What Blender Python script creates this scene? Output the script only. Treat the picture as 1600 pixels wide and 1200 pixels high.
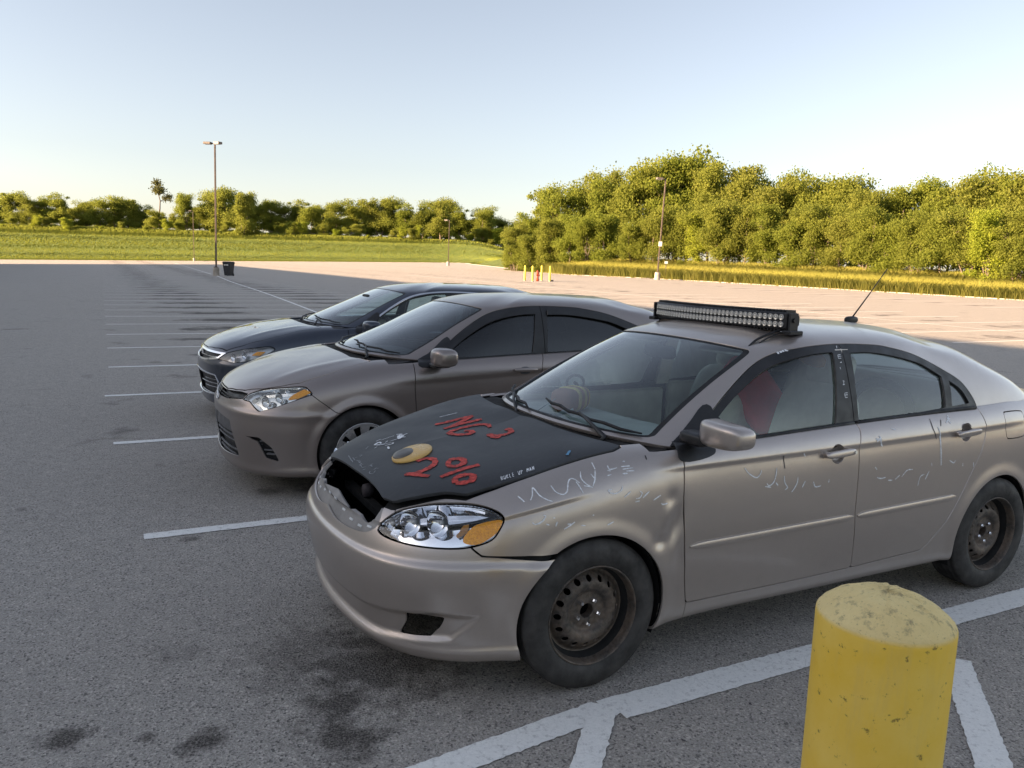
import bpy, math, random
import numpy as np
from mathutils import Vector, Matrix

random.seed(7); RNG = np.random.default_rng(7)
for o in list(bpy.data.objects): bpy.data.objects.remove(o)
scene = bpy.context.scene
COL = scene.collection
R = math.radians

# ------------------------------------------------------------------ camera
CAM_H = 1.676
def make_camera():
    cd = bpy.data.cameras.new('camera'); co = bpy.data.objects.new('camera', cd); COL.objects.link(co)
    cd.sensor_width = 36; cd.lens = 1232.7/1600*36; cd.clip_start = .05; cd.clip_end = 3000
    p, r = R(8.356), R(1.844)
    fwd = Vector((0, math.cos(p), -math.sin(p))); right = Vector((1, 0, 0)); up = right.cross(fwd)
    rx = right*math.cos(r)+up*math.sin(r); ux = -right*math.sin(r)+up*math.cos(r)
    m = Matrix((rx, ux, -fwd)).transposed().to_4x4(); m.translation = (0, 0, CAM_H)
    co.matrix_world = m; scene.camera = co
make_camera()

# ------------------------------------------------------------------ sky, sun, exposure
SUN_TRAVEL = R(18)      # heading of the light in plan, measured from +X
SUN_ELEV = R(14)
world = bpy.data.worlds.new('World'); scene.world = world; world.use_nodes = True
nt = world.node_tree; nt.nodes.clear()
sky = nt.nodes.new('ShaderNodeTexSky'); sky.sky_type = 'NISHITA'; sky.sun_disc = False
sky.sun_elevation = SUN_ELEV
sdir = Vector((-math.cos(SUN_TRAVEL), -math.sin(SUN_TRAVEL)))      # towards the sun
sky.sun_rotation = math.atan2(sdir.x, sdir.y)
sky.altitude = 150; sky.air_density = 1.0; sky.dust_density = 1.2; sky.ozone_density = 1.0
hs = nt.nodes.new('ShaderNodeHueSaturation'); hs.inputs['Saturation'].default_value = .64
bg = nt.nodes.new('ShaderNodeBackground'); bg.inputs['Strength'].default_value = .055
wo = nt.nodes.new('ShaderNodeOutputWorld')
tn = nt.nodes.new('ShaderNodeMix'); tn.data_type = 'RGBA'; tn.blend_type = 'MULTIPLY'; tn.inputs[0].default_value = 1; tn.inputs[7].default_value = (1.04, .985, .985, 1)
nt.links.new(sky.outputs[0], hs.inputs['Color']); nt.links.new(hs.outputs[0], tn.inputs[6]); nt.links.new(tn.outputs[2], bg.inputs[0]); nt.links.new(bg.outputs[0], wo.inputs[0])
sl = bpy.data.lights.new('sun', 'SUN'); sl.energy = 5.0; sl.angle = R(.6); sl.color = (1, .69, .43)
so = bpy.data.objects.new('sun', sl); COL.objects.link(so); so.location = (-60, -20, 40)
ce = math.cos(SUN_ELEV)
so.rotation_euler = Vector((math.cos(SUN_TRAVEL)*ce, math.sin(SUN_TRAVEL)*ce, -math.sin(SUN_ELEV))).to_track_quat('-Z', 'Y').to_euler()
vs = scene.view_settings; vs.view_transform = 'Standard'; vs.look = 'None'; vs.gamma = 1; vs.exposure = 2.24
cy = scene.cycles; cy.max_bounces = 6; cy.diffuse_bounces = 3; cy.glossy_bounces = 3; cy.transmission_bounces = 4; cy.transparent_max_bounces = 10; cy.caustics_reflective = False; cy.caustics_refractive = False
try: vs.use_curve_mapping = False
except Exception: pass

# ------------------------------------------------------------------ helpers: objects
def tag(o, label=None, cat=None, group=None, kind=None):
    if label: o['label'] = label
    if cat: o['category'] = cat
    if group: o['group'] = group
    if kind: o['kind'] = kind
    return o
def empty(name, loc=(0, 0, 0), rz=0):
    o = bpy.data.objects.new(name, None); COL.objects.link(o); o.location = loc; o.rotation_euler = (0, 0, rz)
    o.empty_display_size = .2
    return o
def link(name, me, mats, parent=None):
    o = bpy.data.objects.new(name, me); COL.objects.link(o)
    if mats is not None:
        for m in (mats if isinstance(mats, (list, tuple)) else [mats]):
            if m.name not in [x.name for x in me.materials if x]: me.materials.append(m)
    if parent: o.parent = parent
    return o
def mesh_pd(name, V, F, smooth=False):
    me = bpy.data.meshes.new(name)
    me.from_pydata([tuple(map(float, v)) for v in V], [], [tuple(map(int, f)) for f in F]); me.update()
    if smooth: me.polygons.foreach_set('use_smooth', [True]*len(me.polygons))
    return me
def copy_tree(o, parent=None):
    c = o.copy(); COL.objects.link(c); c.parent = parent
    for ch in o.children: copy_tree(ch, c)
    return c
# ------------------------------------------------------------------ materials
MATS = {}
def nodes_of(name):
    m = bpy.data.materials.new(name); m.use_nodes = True; t = m.node_tree; MATS[name] = m
    return m, t, t.nodes['Principled BSDF'], t.nodes['Material Output']
def N_(t, typ, **kw):
    n = t.nodes.new(typ)
    for k, v in kw.items():
        if k.startswith('i_'): n.inputs[int(k[2:]) if k[2:].isdigit() else k[2:].replace('_', ' ')].default_value = v
        else: setattr(n, k, v)
    return n
def coords(t, kind='Object', scale=None):
    c = N_(t, 'ShaderNodeTexCoord'); o = c.outputs[kind]
    if scale is not None:
        mp = N_(t, 'ShaderNodeMapping'); mp.inputs['Scale'].default_value = scale; t.links.new(o, mp.inputs[0]); o = mp.outputs[0]
    return o
def noise(t, vec, scale, detail=4, rough=.55, lo=.35, hi=.65):
    n = N_(t, 'ShaderNodeTexNoise', i_Scale=scale, i_Detail=detail, i_Roughness=rough); t.links.new(vec, n.inputs['Vector'])
    r = N_(t, 'ShaderNodeMapRange', i_1=lo, i_2=hi); t.links.new(n.outputs['Fac'], r.inputs[0]); return r.outputs[0]
def mixc(t, fac, a, b, blend='MIX'):
    m = N_(t, 'ShaderNodeMix', data_type='RGBA', blend_type=blend)
    for i, v in ((0, fac), (6, a), (7, b)):
        if isinstance(v, bpy.types.NodeSocket): t.links.new(v, m.inputs[i])
        elif i == 0: m.inputs[0].default_value = v
        else: m.inputs[i].default_value = (*v, 1)
    return m.outputs[2]
def math_(t, op, a, b=None):
    n = N_(t, 'ShaderNodeMath', operation=op)
    for i, v in ((0, a), (1, b)):
        if v is None: continue
        if isinstance(v, bpy.types.NodeSocket): t.links.new(v, n.inputs[i])
        else: n.inputs[i].default_value = v
    return n.outputs[0]
def bump(t, b, h, strength=.2, dist=.01):
    n = N_(t, 'ShaderNodeBump', i_Strength=strength, i_Distance=dist); t.links.new(h, n.inputs['Height']); t.links.new(n.outputs[0], b.inputs['Normal'])
def plain(name, col, rough=.5, metal=0., var=.12, scale=8., spec=.5, coat=0., bmp=0., bscale=60, rvar=.1):
    """plain material with a little colour and gloss variation"""
    m, t, b, _ = nodes_of(name); v = coords(t)
    f = noise(t, v, scale, 5); c2 = tuple(x*(1-var) for x in col); c1 = tuple(min(1, x*(1+var)) for x in col)
    t.links.new(mixc(t, f, c2, c1), b.inputs['Base Color'])
    rr = N_(t, 'ShaderNodeMapRange', i_3=max(0, rough-rvar), i_4=min(1, rough+rvar)); t.links.new(noise(t, v, scale*2.3, 4), rr.inputs[0]); t.links.new(rr.outputs[0], b.inputs['Roughness'])
    b.inputs['Metallic'].default_value = metal; b.inputs['Specular IOR Level'].default_value = spec; b.inputs['Coat Weight'].default_value = coat
    b.inputs['Coat Roughness'].default_value = .08
    if bmp: bump(t, b, noise(t, v, bscale, 6, .6), bmp)
    return m
def car_paint(name, col, dirt=.25, metal=.75, rough=.32, dirtcol=(.20, .17, .14), coat=.5, low=.45, croug=.1):
    m, t, b, _ = nodes_of(name); v = coords(t)
    flake = noise(t, v, 900, 1, .5, .3, .7)
    base = mixc(t, flake, tuple(x*.93 for x in col), tuple(min(1, x*1.07) for x in col))
    sp = N_(t, 'ShaderNodeSeparateXYZ'); t.links.new(v, sp.inputs[0])
    lowm = N_(t, 'ShaderNodeMapRange', i_1=low, i_2=.12); t.links.new(sp.outputs[2], lowm.inputs[0])     # road film gathers along the sills
    d1 = noise(t, v, 3.1, 4, .65, .42, .75); d2 = noise(t, v, 23, 3, .6, .5, .8)
    dd = math_(t, 'MULTIPLY', math_(t, 'ADD', math_(t, 'MULTIPLY', d1, .6), math_(t, 'MULTIPLY', d2, .35)), dirt)
    dd = math_(t, 'ADD', dd, math_(t, 'MULTIPLY', math_(t, 'MULTIPLY', lowm.outputs[0], d1), min(1, dirt*1.6)))
    n = N_(t, 'ShaderNodeClamp'); t.links.new(dd, n.inputs[0]); dd = n.outputs[0]
    t.links.new(mixc(t, dd, base, dirtcol), b.inputs['Base Color'])
    mm = N_(t, 'ShaderNodeMapRange', i_3=metal, i_4=0.); t.links.new(dd, mm.inputs[0]); t.links.new(mm.outputs[0], b.inputs['Metallic'])
    rr = N_(t, 'ShaderNodeMapRange', i_3=rough, i_4=.75); t.links.new(dd, rr.inputs[0]); t.links.new(rr.outputs[0], b.inputs['Roughness'])
    cw = N_(t, 'ShaderNodeMapRange', i_3=coat, i_4=0.); t.links.new(dd, cw.inputs[0]); t.links.new(cw.outputs[0], b.inputs['Coat Weight'])
    b.inputs['Coat Roughness'].default_value = croug
    bump(t, b, noise(t, v, 2.2, 3), .05, .02)
    return m
def glass(name, tint=(.8, .88, .86), ior=1.5, mul=1.9, rough=0., refl=1., film=.0, filmcol=(.5, .5, .48)):
    """thin pane: Fresnel reflection over a tinted see-through layer, with a light film of dust; blue-green films also paint in sky sheen"""
    m, t, b, out = nodes_of(name); t.nodes.remove(b)
    tr = N_(t, 'ShaderNodeBsdfTransparent'); tr.inputs[0].default_value = (*tint, 1)
    gl = N_(t, 'ShaderNodeBsdfGlossy'); gl.inputs['Roughness'].default_value = rough; gl.inputs[0].default_value = (.97*refl, .99*refl, refl, 1)
    fr = N_(t, 'ShaderNodeFresnel', i_IOR=ior); mx = N_(t, 'ShaderNodeMixShader')
    f2 = math_(t, 'MINIMUM', math_(t, 'MULTIPLY', fr.outputs[0], mul), 1.)      # two faces of the pane reflect
    t.links.new(f2, mx.inputs[0]); t.links.new(tr.outputs[0], mx.inputs[1]); t.links.new(gl.outputs[0], mx.inputs[2]); sh = mx.outputs[0]
    if film:
        df = N_(t, 'ShaderNodeBsdfDiffuse'); df.inputs[0].default_value = (*filmcol, 1); m2 = N_(t, 'ShaderNodeMixShader')
        t.links.new(math_(t, 'MULTIPLY', noise(t, coords(t), 4, 6, .6, .2, .9), film), m2.inputs[0]); t.links.new(sh, m2.inputs[1]); t.links.new(df.outputs[0], m2.inputs[2]); sh = m2.outputs[0]
    t.links.new(sh, out.inputs[0]); return m
car_paint('silver_paint', (.50, .443, .402), dirt=.14, metal=.75, rough=.30, coat=.5, croug=.08)
car_paint('taupe_paint', (.325, .28, .255), dirt=.05, metal=.75, rough=.30, coat=.6, croug=.04)
car_paint('navy_paint', (.036, .045, .066), dirt=.06, metal=.5, rough=.3, coat=1., croug=.03)
plain('trim_black', (.018, .018, .019), .45, var=.3)
plain('rubber', (.016, .016, .017), .65, var=.3)
plain('tyre_rubber', (.036, .034, .032), .7, var=.45, scale=12, bmp=.1, bscale=120)
plain('liner_black', (.008, .008, .008), .9, var=.2)
plain('plastic_grey', (.12, .12, .125), .55, var=.2)
plain('ledge_grey', (.30, .285, .27), .55, var=.15)
plain('chrome', (.85, .86, .88), .08, metal=1., var=.04, rvar=.04)
plain('satin_silver', (.55, .55, .55), .32, metal=.8, var=.06)
plain('reflector', (.93, .94, .96), .07, metal=1., var=.03, rvar=.05)
plain('bulb_glass', (.75, .75, .72), .1, var=.03)
plain('amber_plastic', (1., .36, .008), .18, coat=1., var=.22, scale=150, bmp=.4, bscale=220)
plain('interior_beige', (.80, .74, .65), .8, var=.1, bmp=.1)
plain('interior_dark', (.05, .048, .046), .75, var=.2, bmp=.1)
plain('dash_grey', (.52, .50, .46), .7, var=.1, bmp=.15, bscale=200)
plain('red_fabric', (.72, .05, .055), .75, var=.15)
plain('white_matter', (.72, .73, .72), .7, var=.08)
plain('yellow_fabric', (.88, .66, .22), .85, var=.12)
plain('brown_fabric', (.45, .20, .13), .85, var=.15)
plain('paint_red', (.48, .055, .042), .75, var=.45, scale=55)
plain('paint_white', (.78, .80, .82), .6, var=.2, scale=120)
plain('chalk_grey', (.26, .27, .29), .6, var=.3, scale=90)
plain('orange_tan', (.36, .17, .06), .7)
plain('mark_blue', (.10, .26, .42), .5)
plain('mark_dark', (.07, .06, .065), .6)
plain('sticker_yellow', (.66, .41, .11), .35, var=.05, scale=9)
plain('sticker_grey', (.13, .12, .105), .4, var=.2)
plain('pin_silver', (.75, .75, .77), .25, metal=1., var=.05)
plain('led_lens', (.62, .60, .55), .15, metal=.5, var=.12)
glass('clear_glass', (.86, .98, .95), mul=1.6, film=.05, filmcol=(.55, .64, .62))  # greenish film: dust plus a pale sheen painted in to lift the panes
glass('windscreen_glass', (.82, .97, .98), mul=1.7, film=.05, filmcol=(.42, .56, .60))  # teal film: dust plus sky reflection painted into its colour
glass('dark_glass', (.10, .11, .12), mul=1.5, film=.03)
glass('lens_glass', (.94, .95, .96), ior=1.4, film=.05)
glass('old_lens_glass', (.92, .93, .90), ior=1.4, film=.30, filmcol=(.66, .68, .64))
def hood_mat():
    m, t, b, _ = nodes_of('hood_black'); v = coords(t)
    f = noise(t, v, 5, 8, .65, .3, .75); f2 = noise(t, v, 60, 6, .7, .55, .8)
    st = noise(t, coords(t, 'Object', (3, 40, 3)), 3, 6, .7, .55, .85)
    c = mixc(t, f, (.020, .021, .023), (.047, .050, .054)); c = mixc(t, math_(t, 'MULTIPLY', f2, .25), c, (.13, .13, .13)); c = mixc(t, math_(t, 'MULTIPLY', st, .25), c, (.15, .15, .15))
    t.links.new(c, b.inputs['Base Color'])
    rr = N_(t, 'ShaderNodeMapRange', i_3=.42, i_4=.62); t.links.new(f, rr.inputs[0]); t.links.new(rr.outputs[0], b.inputs['Roughness']); bump(t, b, f, .05)
hood_mat()
def rust_mat():
    m, t, b, _ = nodes_of('steel_rust'); v = coords(t)
    f = noise(t, v, 14, 8, .7, .4, .68); g = noise(t, v, 60, 5, .6, .4, .7)
    c = mixc(t, f, (.060, .053, .047), (.165, .122, .09)); c = mixc(t, math_(t, 'MULTIPLY', g, .35), c, (.24, .21, .18))
    t.links.new(c, b.inputs['Base Color']); b.inputs['Roughness'].default_value = .55; b.inputs['Metallic'].default_value = .35; bump(t, b, g, .2, .004)
rust_mat()
def asphalt_mat():
    m, t, b, _ = nodes_of('asphalt'); v = coords(t, 'Object')
    fine = noise(t, v, 105, 3, .75, .34, .66); fine2 = noise(t, v, 260, 2, .6, .36, .64); mid = noise(t, v, 9, 3, .6, .3, .7); big = noise(t, v, .35, 4, .55, .3, .7)
    vo = N_(t, 'ShaderNodeTexVoronoi', i_Scale=130.); t.links.new(v, vo.inputs['Vector'])
    hs_ = N_(t, 'ShaderNodeSeparateColor'); t.links.new(vo.outputs['Color'], hs_.inputs[0])
    c = mixc(t, fine, (.15, .140, .128), (.68, .632, .57)); c = mixc(t, math_(t, 'MULTIPLY', fine2, .55), c, (.58, .54, .49))
    chip = N_(t, 'ShaderNodeMapRange', i_1=.84, i_2=.95); t.links.new(hs_.outputs[0], chip.inputs[0]); c = mixc(t, math_(t, 'MULTIPLY', chip.outputs[0], .8), c, (.80, .75, .68))
    pit = N_(t, 'ShaderNodeMapRange', i_1=.16, i_2=.05); t.links.new(hs_.outputs[1], pit.inputs[0]); c = mixc(t, math_(t, 'MULTIPLY', pit.outputs[0], .8), c, (.04, .039, .04))
    c = mixc(t, math_(t, 'MULTIPLY', big, .35), c, (.42, .38, .335)); c = mixc(t, math_(t, 'MULTIPLY', mid, .25), c, (.22, .21, .20))
    # oil drips gather in the middle of every stall: stall frame
    mp = N_(t, 'ShaderNodeMapping'); mp.vector_type = 'TEXTURE'; mp.inputs['Rotation'].default_value = (0, 0, R(27.485)); t.links.new(v, mp.inputs[0])
    sp = N_(t, 'ShaderNodeSeparateXYZ'); t.links.new(mp.outputs[0], sp.inputs[0]); u, w = sp.outputs[0], sp.outputs[1]
    fr = math_(t, 'FRACT', math_(t, 'DIVIDE', math_(t, 'SUBTRACT', w, 5.057-27.27), 2.727))
    dv = math_(t, 'ABSOLUTE', math_(t, 'SUBTRACT', fr, .5)); mv = N_(t, 'ShaderNodeMapRange', i_1=.30, i_2=.02); t.links.new(dv, mv.inputs[0])
    st = None
    for u0, wd in ((2.9, 2.2), (8.2, 2.2), (24.0, 2.2), (29.6, 2.2), (45.0, 2.2)):
        q = math_(t, 'ABSOLUTE', math_(t, 'SUBTRACT', u, u0)); r = N_(t, 'ShaderNodeMapRange', i_1=wd, i_2=.2, i_4=1. if u0 < 12 else .55); t.links.new(q, r.inputs[0])
        st = r.outputs[0] if st is None else math_(t, 'MAXIMUM', st, r.outputs[0])
    sn = N_(t, 'ShaderNodeTexNoise', i_Scale=1.15, i_Detail=4, i_Roughness=.62); t.links.new(v, sn.inputs['Vector'])
    blot = math_(t, 'ADD', math_(t, 'MULTIPLY', math_(t, 'MULTIPLY', st, mv.outputs[0]), .42), sn.outputs['Fac'])
    bm = N_(t, 'ShaderNodeMapRange', i_1=.62, i_2=.80); t.links.new(blot, bm.inputs[0])
    # single spills near the cars
    spills = None
    wob = N_(t, 'ShaderNodeTexNoise', i_Scale=7., i_Detail=4, i_Roughness=.7); t.links.new(v, wob.inputs['Vector'])
    for (x, y, rx, sgn) in SPILLS:
        d = N_(t, 'ShaderNodeVectorMath', operation='DISTANCE'); d.inputs[1].default_value = (x, y, 0); t.links.new(v, d.inputs[0])
        e = math_(t, 'ADD', math_(t, 'DIVIDE', d.outputs['Value'], rx), math_(t, 'MULTIPLY', math_(t, 'SUBTRACT', wob.outputs['Fac'], .5), 3.2))
        r = N_(t, 'ShaderNodeMapRange', i_1=1.15, i_2=.35, i_3=0., i_4=sgn); t.links.new(e, r.inputs[0])
        spills = r.outputs[0] if spills is None else math_(t, 'MAXIMUM', spills, r.outputs[0])
    f = math_(t, 'MAXIMUM', bm.outputs[0], spills); fx = math_(t, 'MULTIPLY', f, math_(t, 'ADD', .52, math_(t, 'MULTIPLY', math_(t, 'SUBTRACT', 1., fine), .5)))
    c = mixc(t, fx, c, (.036, .030, .026))
    t.links.new(c, b.inputs['Base Color'])
    rr = N_(t, 'ShaderNodeMapRange', i_3=.92, i_4=.70); t.links.new(fx, rr.inputs[0]); t.links.new(rr.outputs[0], b.inputs['Roughness']); b.inputs['Specular IOR Level'].default_value = .25
    h = math_(t, 'ADD', math_(t, 'MULTIPLY', fine, .7), math_(t, 'MULTIPLY', vo.outputs['Distance'], .8)); bump(t, b, h, .9, .006)
    return m
SPILLS = [(-1.02, 2.55, .085, 1.), (-1.52, 2.54, .085, 1.), (-1.24, 2.56, .04, .8), (-.62, 2.80, .16, 1.), (-.56, 2.58, .16, 1.), (-.90, 2.95, .10, .4), (-.55, 3.15, .40, .9), (-.40, 3.6, .4, .9), (-.85, 3.2, .28, .55), (-1.9, 4.55, .06, .8), (-1.15, 4.75, .07, .8), (-1.75, 5.6, .12, .75), (-1.4, 5.8, .22, .7), (-1.0, 5.2, .3, .6), (-3.2, 5.0, .05, .5), (-.3, 3.0, .12, .45)]
def paint_line_mat():
    m, t, b, out = nodes_of('line_paint'); v = coords(t, 'Object')
    f = noise(t, v, 38, 5, .75, .54, .64); f2 = noise(t, v, 120, 3, .7, .64, .74); lg = noise(t, v, 1.3, 3, .6, .45, .75)
    vo = N_(t, 'ShaderNodeTexVoronoi', i_Scale=9., feature='DISTANCE_TO_EDGE'); 
    wv = N_(t, 'ShaderNodeTexNoise', i_Scale=12.); t.links.new(v, wv.inputs['Vector']); ad = N_(t, 'ShaderNodeVectorMath', operation='ADD'); sc = N_(t, 'ShaderNodeVectorMath', operation='SCALE'); sc.inputs['Scale'].default_value = .06
    t.links.new(wv.outputs['Color'], sc.inputs[0]); t.links.new(v, ad.inputs[0]); t.links.new(sc.outputs[0], ad.inputs[1]); t.links.new(ad.outputs[0], vo.inputs['Vector'])
    crk = N_(t, 'ShaderNodeMapRange', i_1=.020, i_2=.006); t.links.new(vo.outputs['Distance'], crk.inputs[0])
    worn = math_(t, 'MAXIMUM', math_(t, 'MULTIPLY', f, math_(t, 'ADD', .35, math_(t, 'MULTIPLY', lg, .5))), math_(t, 'MULTIPLY', f2, .8)); worn = math_(t, 'MAXIMUM', worn, math_(t, 'MULTIPLY', crk.outputs[0], math_(t, 'MULTIPLY', lg, .8)))
    fine = noise(t, v, 95, 3, .7, .3, .7)
    c = mixc(t, fine, (.80, .80, .765), (.92, .915, .88)); c = mixc(t, worn, c, mixc(t, fine, (.22, .215, .21), (.46, .445, .43))); t.links.new(c, b.inputs['Base Color']); b.inputs['Roughness'].default_value = .8
    bump(t, b, math_(t, 'SUBTRACT', fine, worn), .5, .003)
def grass_ground_mat():
    m, t, b, _ = nodes_of('grass_ground'); v = coords(t)
    a = noise(t, v, .6, 6, .65, .3, .7); f = noise(t, coords(t, 'Object', (1, .5, 1)), 5, 6, .7, .3, .7)
    c = mixc(t, a, (.105, .155, .022), (.18, .21, .035)); c = mixc(t, math_(t, 'MULTIPLY', f, .6), c, (.07, .13, .018)); t.links.new(c, b.inputs['Base Color']); b.inputs['Roughness'].default_value = .9; bump(t, b, f, 1., .25)
def leaf_mat(name, lo, hi, trans=.4, dry=(.16, .13, .03)):
    m, t, b, out = nodes_of(name); t.nodes.remove(b)
    at = N_(t, 'ShaderNodeAttribute', attribute_name='tone'); oi = N_(t, 'ShaderNodeObjectInfo')
    c = mixc(t, at.outputs['Fac'], lo, hi); tw = N_(t, 'ShaderNodeMapRange', i_3=0., i_4=.35); t.links.new(oi.outputs['Random'], tw.inputs[0]); c = mixc(t, tw.outputs[0], c, dry)
    d = N_(t, 'ShaderNodeBsdfDiffuse'); tr = N_(t, 'ShaderNodeBsdfTranslucent'); t.links.new(c, d.inputs[0]); t.links.new(mixc(t, .5, c, tuple(min(1, x*1.5) for x in hi)), tr.inputs[0])
    mx = N_(t, 'ShaderNodeMixShader', i_0=trans); t.links.new(d.outputs[0], mx.inputs[1]); t.links.new(tr.outputs[0], mx.inputs[2]); t.links.new(mx.outputs[0], out.inputs[0])
asphalt_mat(); paint_line_mat(); grass_ground_mat()
leaf_mat('leaf_near', (.135, .175, .030), (.25, .285, .052), .55, dry=(.23, .205, .065)); leaf_mat('leaf_far', (.066, .086, .034), (.125, .14, .048), .45, dry=(.16, .125, .055)); leaf_mat('leaf_bright', (.16, .23, .025), (.32, .37, .05), .5, dry=(.36, .34, .07))
leaf_mat('grass_blade', (.15, .185, .03), (.36, .35, .085), .4, dry=(.36, .31, .10)); leaf_mat('grass_bank', (.12, .175, .025), (.24, .27, .05), .35, dry=(.3, .3, .09))
plain('bark', (.16, .125, .095), .9, var=.35, bmp=.4, bscale=20)
plain('concrete', (.42, .37, .31), .9, var=.2, scale=3, bmp=.3); plain('kerb_concrete', (.34, .31, .27), .9, var=.25, scale=.8)
plain('pole_bronze', (.10, .075, .06), .5, metal=.3, var=.2); plain('lamp_grey', (.15, .125, .105), .5, var=.15); plain('bin_black', (.018, .020, .026), .5, var=.2)
plain('hydrant_red', (.42, .07, .035), .5, var=.2); plain('post_yellow', (.62, .60, .06), .5, var=.12); plain('wall_beige', (.74, .70, .64), .85, var=.1, scale=1.); plain('sign_white', (.75, .74, .70), .5)
def bollard_mat():
    m, t, b, _ = nodes_of('bollard_yellow'); v = coords(t)
    sp = N_(t, 'ShaderNodeSeparateXYZ'); t.links.new(v, sp.inputs[0]); topm = N_(t, 'ShaderNodeMapRange', i_1=1.075, i_2=1.083); t.links.new(sp.outputs[2], topm.inputs[0])
    big = noise(t, v, 7, 6, .65, .35, .7); spk = noise(t, v, 46, 5, .7, .62, .68); spk2 = noise(t, v, 130, 4, .7, .60, .70); sc = noise(t, coords(t, 'Object', (1, 1, .16)), 24, 6, .7, .54, .70)
    c = mixc(t, big, (.90, .585, .055), (.95, .67, .13)); c = mixc(t, math_(t, 'MULTIPLY', sc, .35), c, (.74, .53, .16)); c = mixc(t, math_(t, 'MULTIPLY', spk, .8), c, (.16, .11, .03))
    ct = mixc(t, big, (.80, .62, .27), (.90, .74, .36)); ct = mixc(t, math_(t, 'MULTIPLY', spk2, .6), ct, (.16, .13, .07)); ct = mixc(t, math_(t, 'MULTIPLY', noise(t, v, 40, 6, .75, .54, .68), .7), ct, (.24, .20, .12))
    t.links.new(mixc(t, topm.outputs[0], c, ct), b.inputs['Base Color'])
    rr = N_(t, 'ShaderNodeMapRange', i_3=.48, i_4=.9); t.links.new(topm.outputs[0], rr.inputs[0]); t.links.new(rr.outputs[0], b.inputs['Roughness'])
    hb = math_(t, 'MULTIPLY', noise(t, v, 90, 6, .7, .3, .7), math_(t, 'ADD', .06, topm.outputs[0])); bump(t, b, hb, .5, .004)
bollard_mat()
# ------------------------------------------------------------------ helpers: surfaces (numpy)
def cspline(t, P, tq):
    """natural C2 cubic spline through P (n,k) at knots t, evaluated at tq"""
    t = np.asarray(t, float); P = np.asarray(P, float); n = len(t); h = np.diff(t)
    A = np.zeros((n, n)); B = np.zeros((n, P.shape[1])); A[0, 0] = A[-1, -1] = 1
    for i in range(1, n-1):
        A[i, i-1] = h[i-1]; A[i, i] = 2*(h[i-1]+h[i]); A[i, i+1] = h[i]
        B[i] = 6*((P[i+1]-P[i])/h[i]-(P[i]-P[i-1])/h[i-1])
    M = np.linalg.solve(A, B)
    i = np.clip(np.searchsorted(t, tq, 'right')-1, 0, n-2); hi = h[i][:, None]; u = (tq-t[i])[:, None]; w = hi-u
    return (M[i]*w**3+M[i+1]*u**3)/(6*hi)+(P[i]/hi-M[i]*hi/6)*w+(P[i+1]/hi-M[i+1]*hi/6)*u
class Surf:
    def __init__(s, V, N, A, Q, T=None):
        s.V = V; s.N = N; s.A = A; s.Q = Q; s.T = np.zeros((0, 3), int) if T is None else T
    def clean(s):
        used = np.zeros(len(s.V), bool); used[s.Q.ravel()] = True; used[s.T.ravel()] = True
        idx = np.cumsum(used)-1
        return Surf(s.V[used], s.N[used], {k: a[used] for k, a in s.A.items()}, idx[s.Q], idx[s.T])
    def cut(s, g, keep=True):
        """keep the side where g > 0; g is an array over the vertices"""
        g = np.where(np.abs(g) < 1e-7, 1e-7, g); pos = g > 0
        newV, newN, newA, T2 = [], [], {k: [] for k in s.A}, []; cache = {}; base = len(s.V)
        Qk, Tk = [], []
        def xp(a, b):
            k = (a, b) if a < b else (b, a)
            if k in cache: return cache[k]
            a, b = k; t = g[a]/(g[a]-g[b]); newV.append(s.V[a]*(1-t)+s.V[b]*t); nn = s.N[a]*(1-t)+s.N[b]*t
            newN.append(nn/(np.linalg.norm(nn)+1e-12))
            for q in s.A: newA[q].append(s.A[q][a]*(1-t)+s.A[q][b]*t)
            cache[k] = base+len(cache); return cache[k]
        for F, K in ((s.Q, Qk), (s.T, Tk)):
            if len(F) == 0: K.append(F); continue
            c = pos[F].sum(1); K.append(F[c == F.shape[1]])
            for f in F[(c > 0) & (c < F.shape[1])]:
                poly = []
                for i in range(len(f)):
                    a, b = int(f[i]), int(f[(i+1) % len(f)])
                    if pos[a]: poly.append(a)
                    if pos[a] != pos[b]: poly.append(xp(a, b))
                for i in range(1, len(poly)-1): T2.append((poly[0], poly[i], poly[i+1]))
        V = np.vstack([s.V]+([np.array(newV)] if newV else [])); N = np.vstack([s.N]+([np.array(newN)] if newN else []))
        A = {k: np.concatenate([s.A[k], np.array(newA[k])]) if newV else s.A[k] for k in s.A}
        T = np.vstack([Tk[0], np.array(T2, int).reshape(-1, 3)])
        return Surf(V, N, A, Qk[0], T).clean()
    def mirrored(s):
        m = np.array([1, -1, 1.]); return Surf(s.V*m, s.N*m, s.A, s.Q[:, ::-1], s.T[:, ::-1])
    def offset(s, d):
        return Surf(s.V+s.N*d, s.N, s.A, s.Q, s.T)
    def flipped(s): return Surf(s.V, -s.N, s.A, s.Q[:, ::-1], s.T[:, ::-1])
def join(*ss):
    V, N, Q, T, b = [], [], [], [], 0
    ks = set(ss[0].A);
    for s in ss: ks &= set(s.A)
    for s in ss:
        V.append(s.V); N.append(s.N); Q.append(s.Q+b); T.append(s.T+b); b += len(s.V)
    return Surf(np.vstack(V), np.vstack(N), {k: np.concatenate([s.A[k] for s in ss]) for k in ks}, np.vstack(Q), np.vstack(T))
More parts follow.
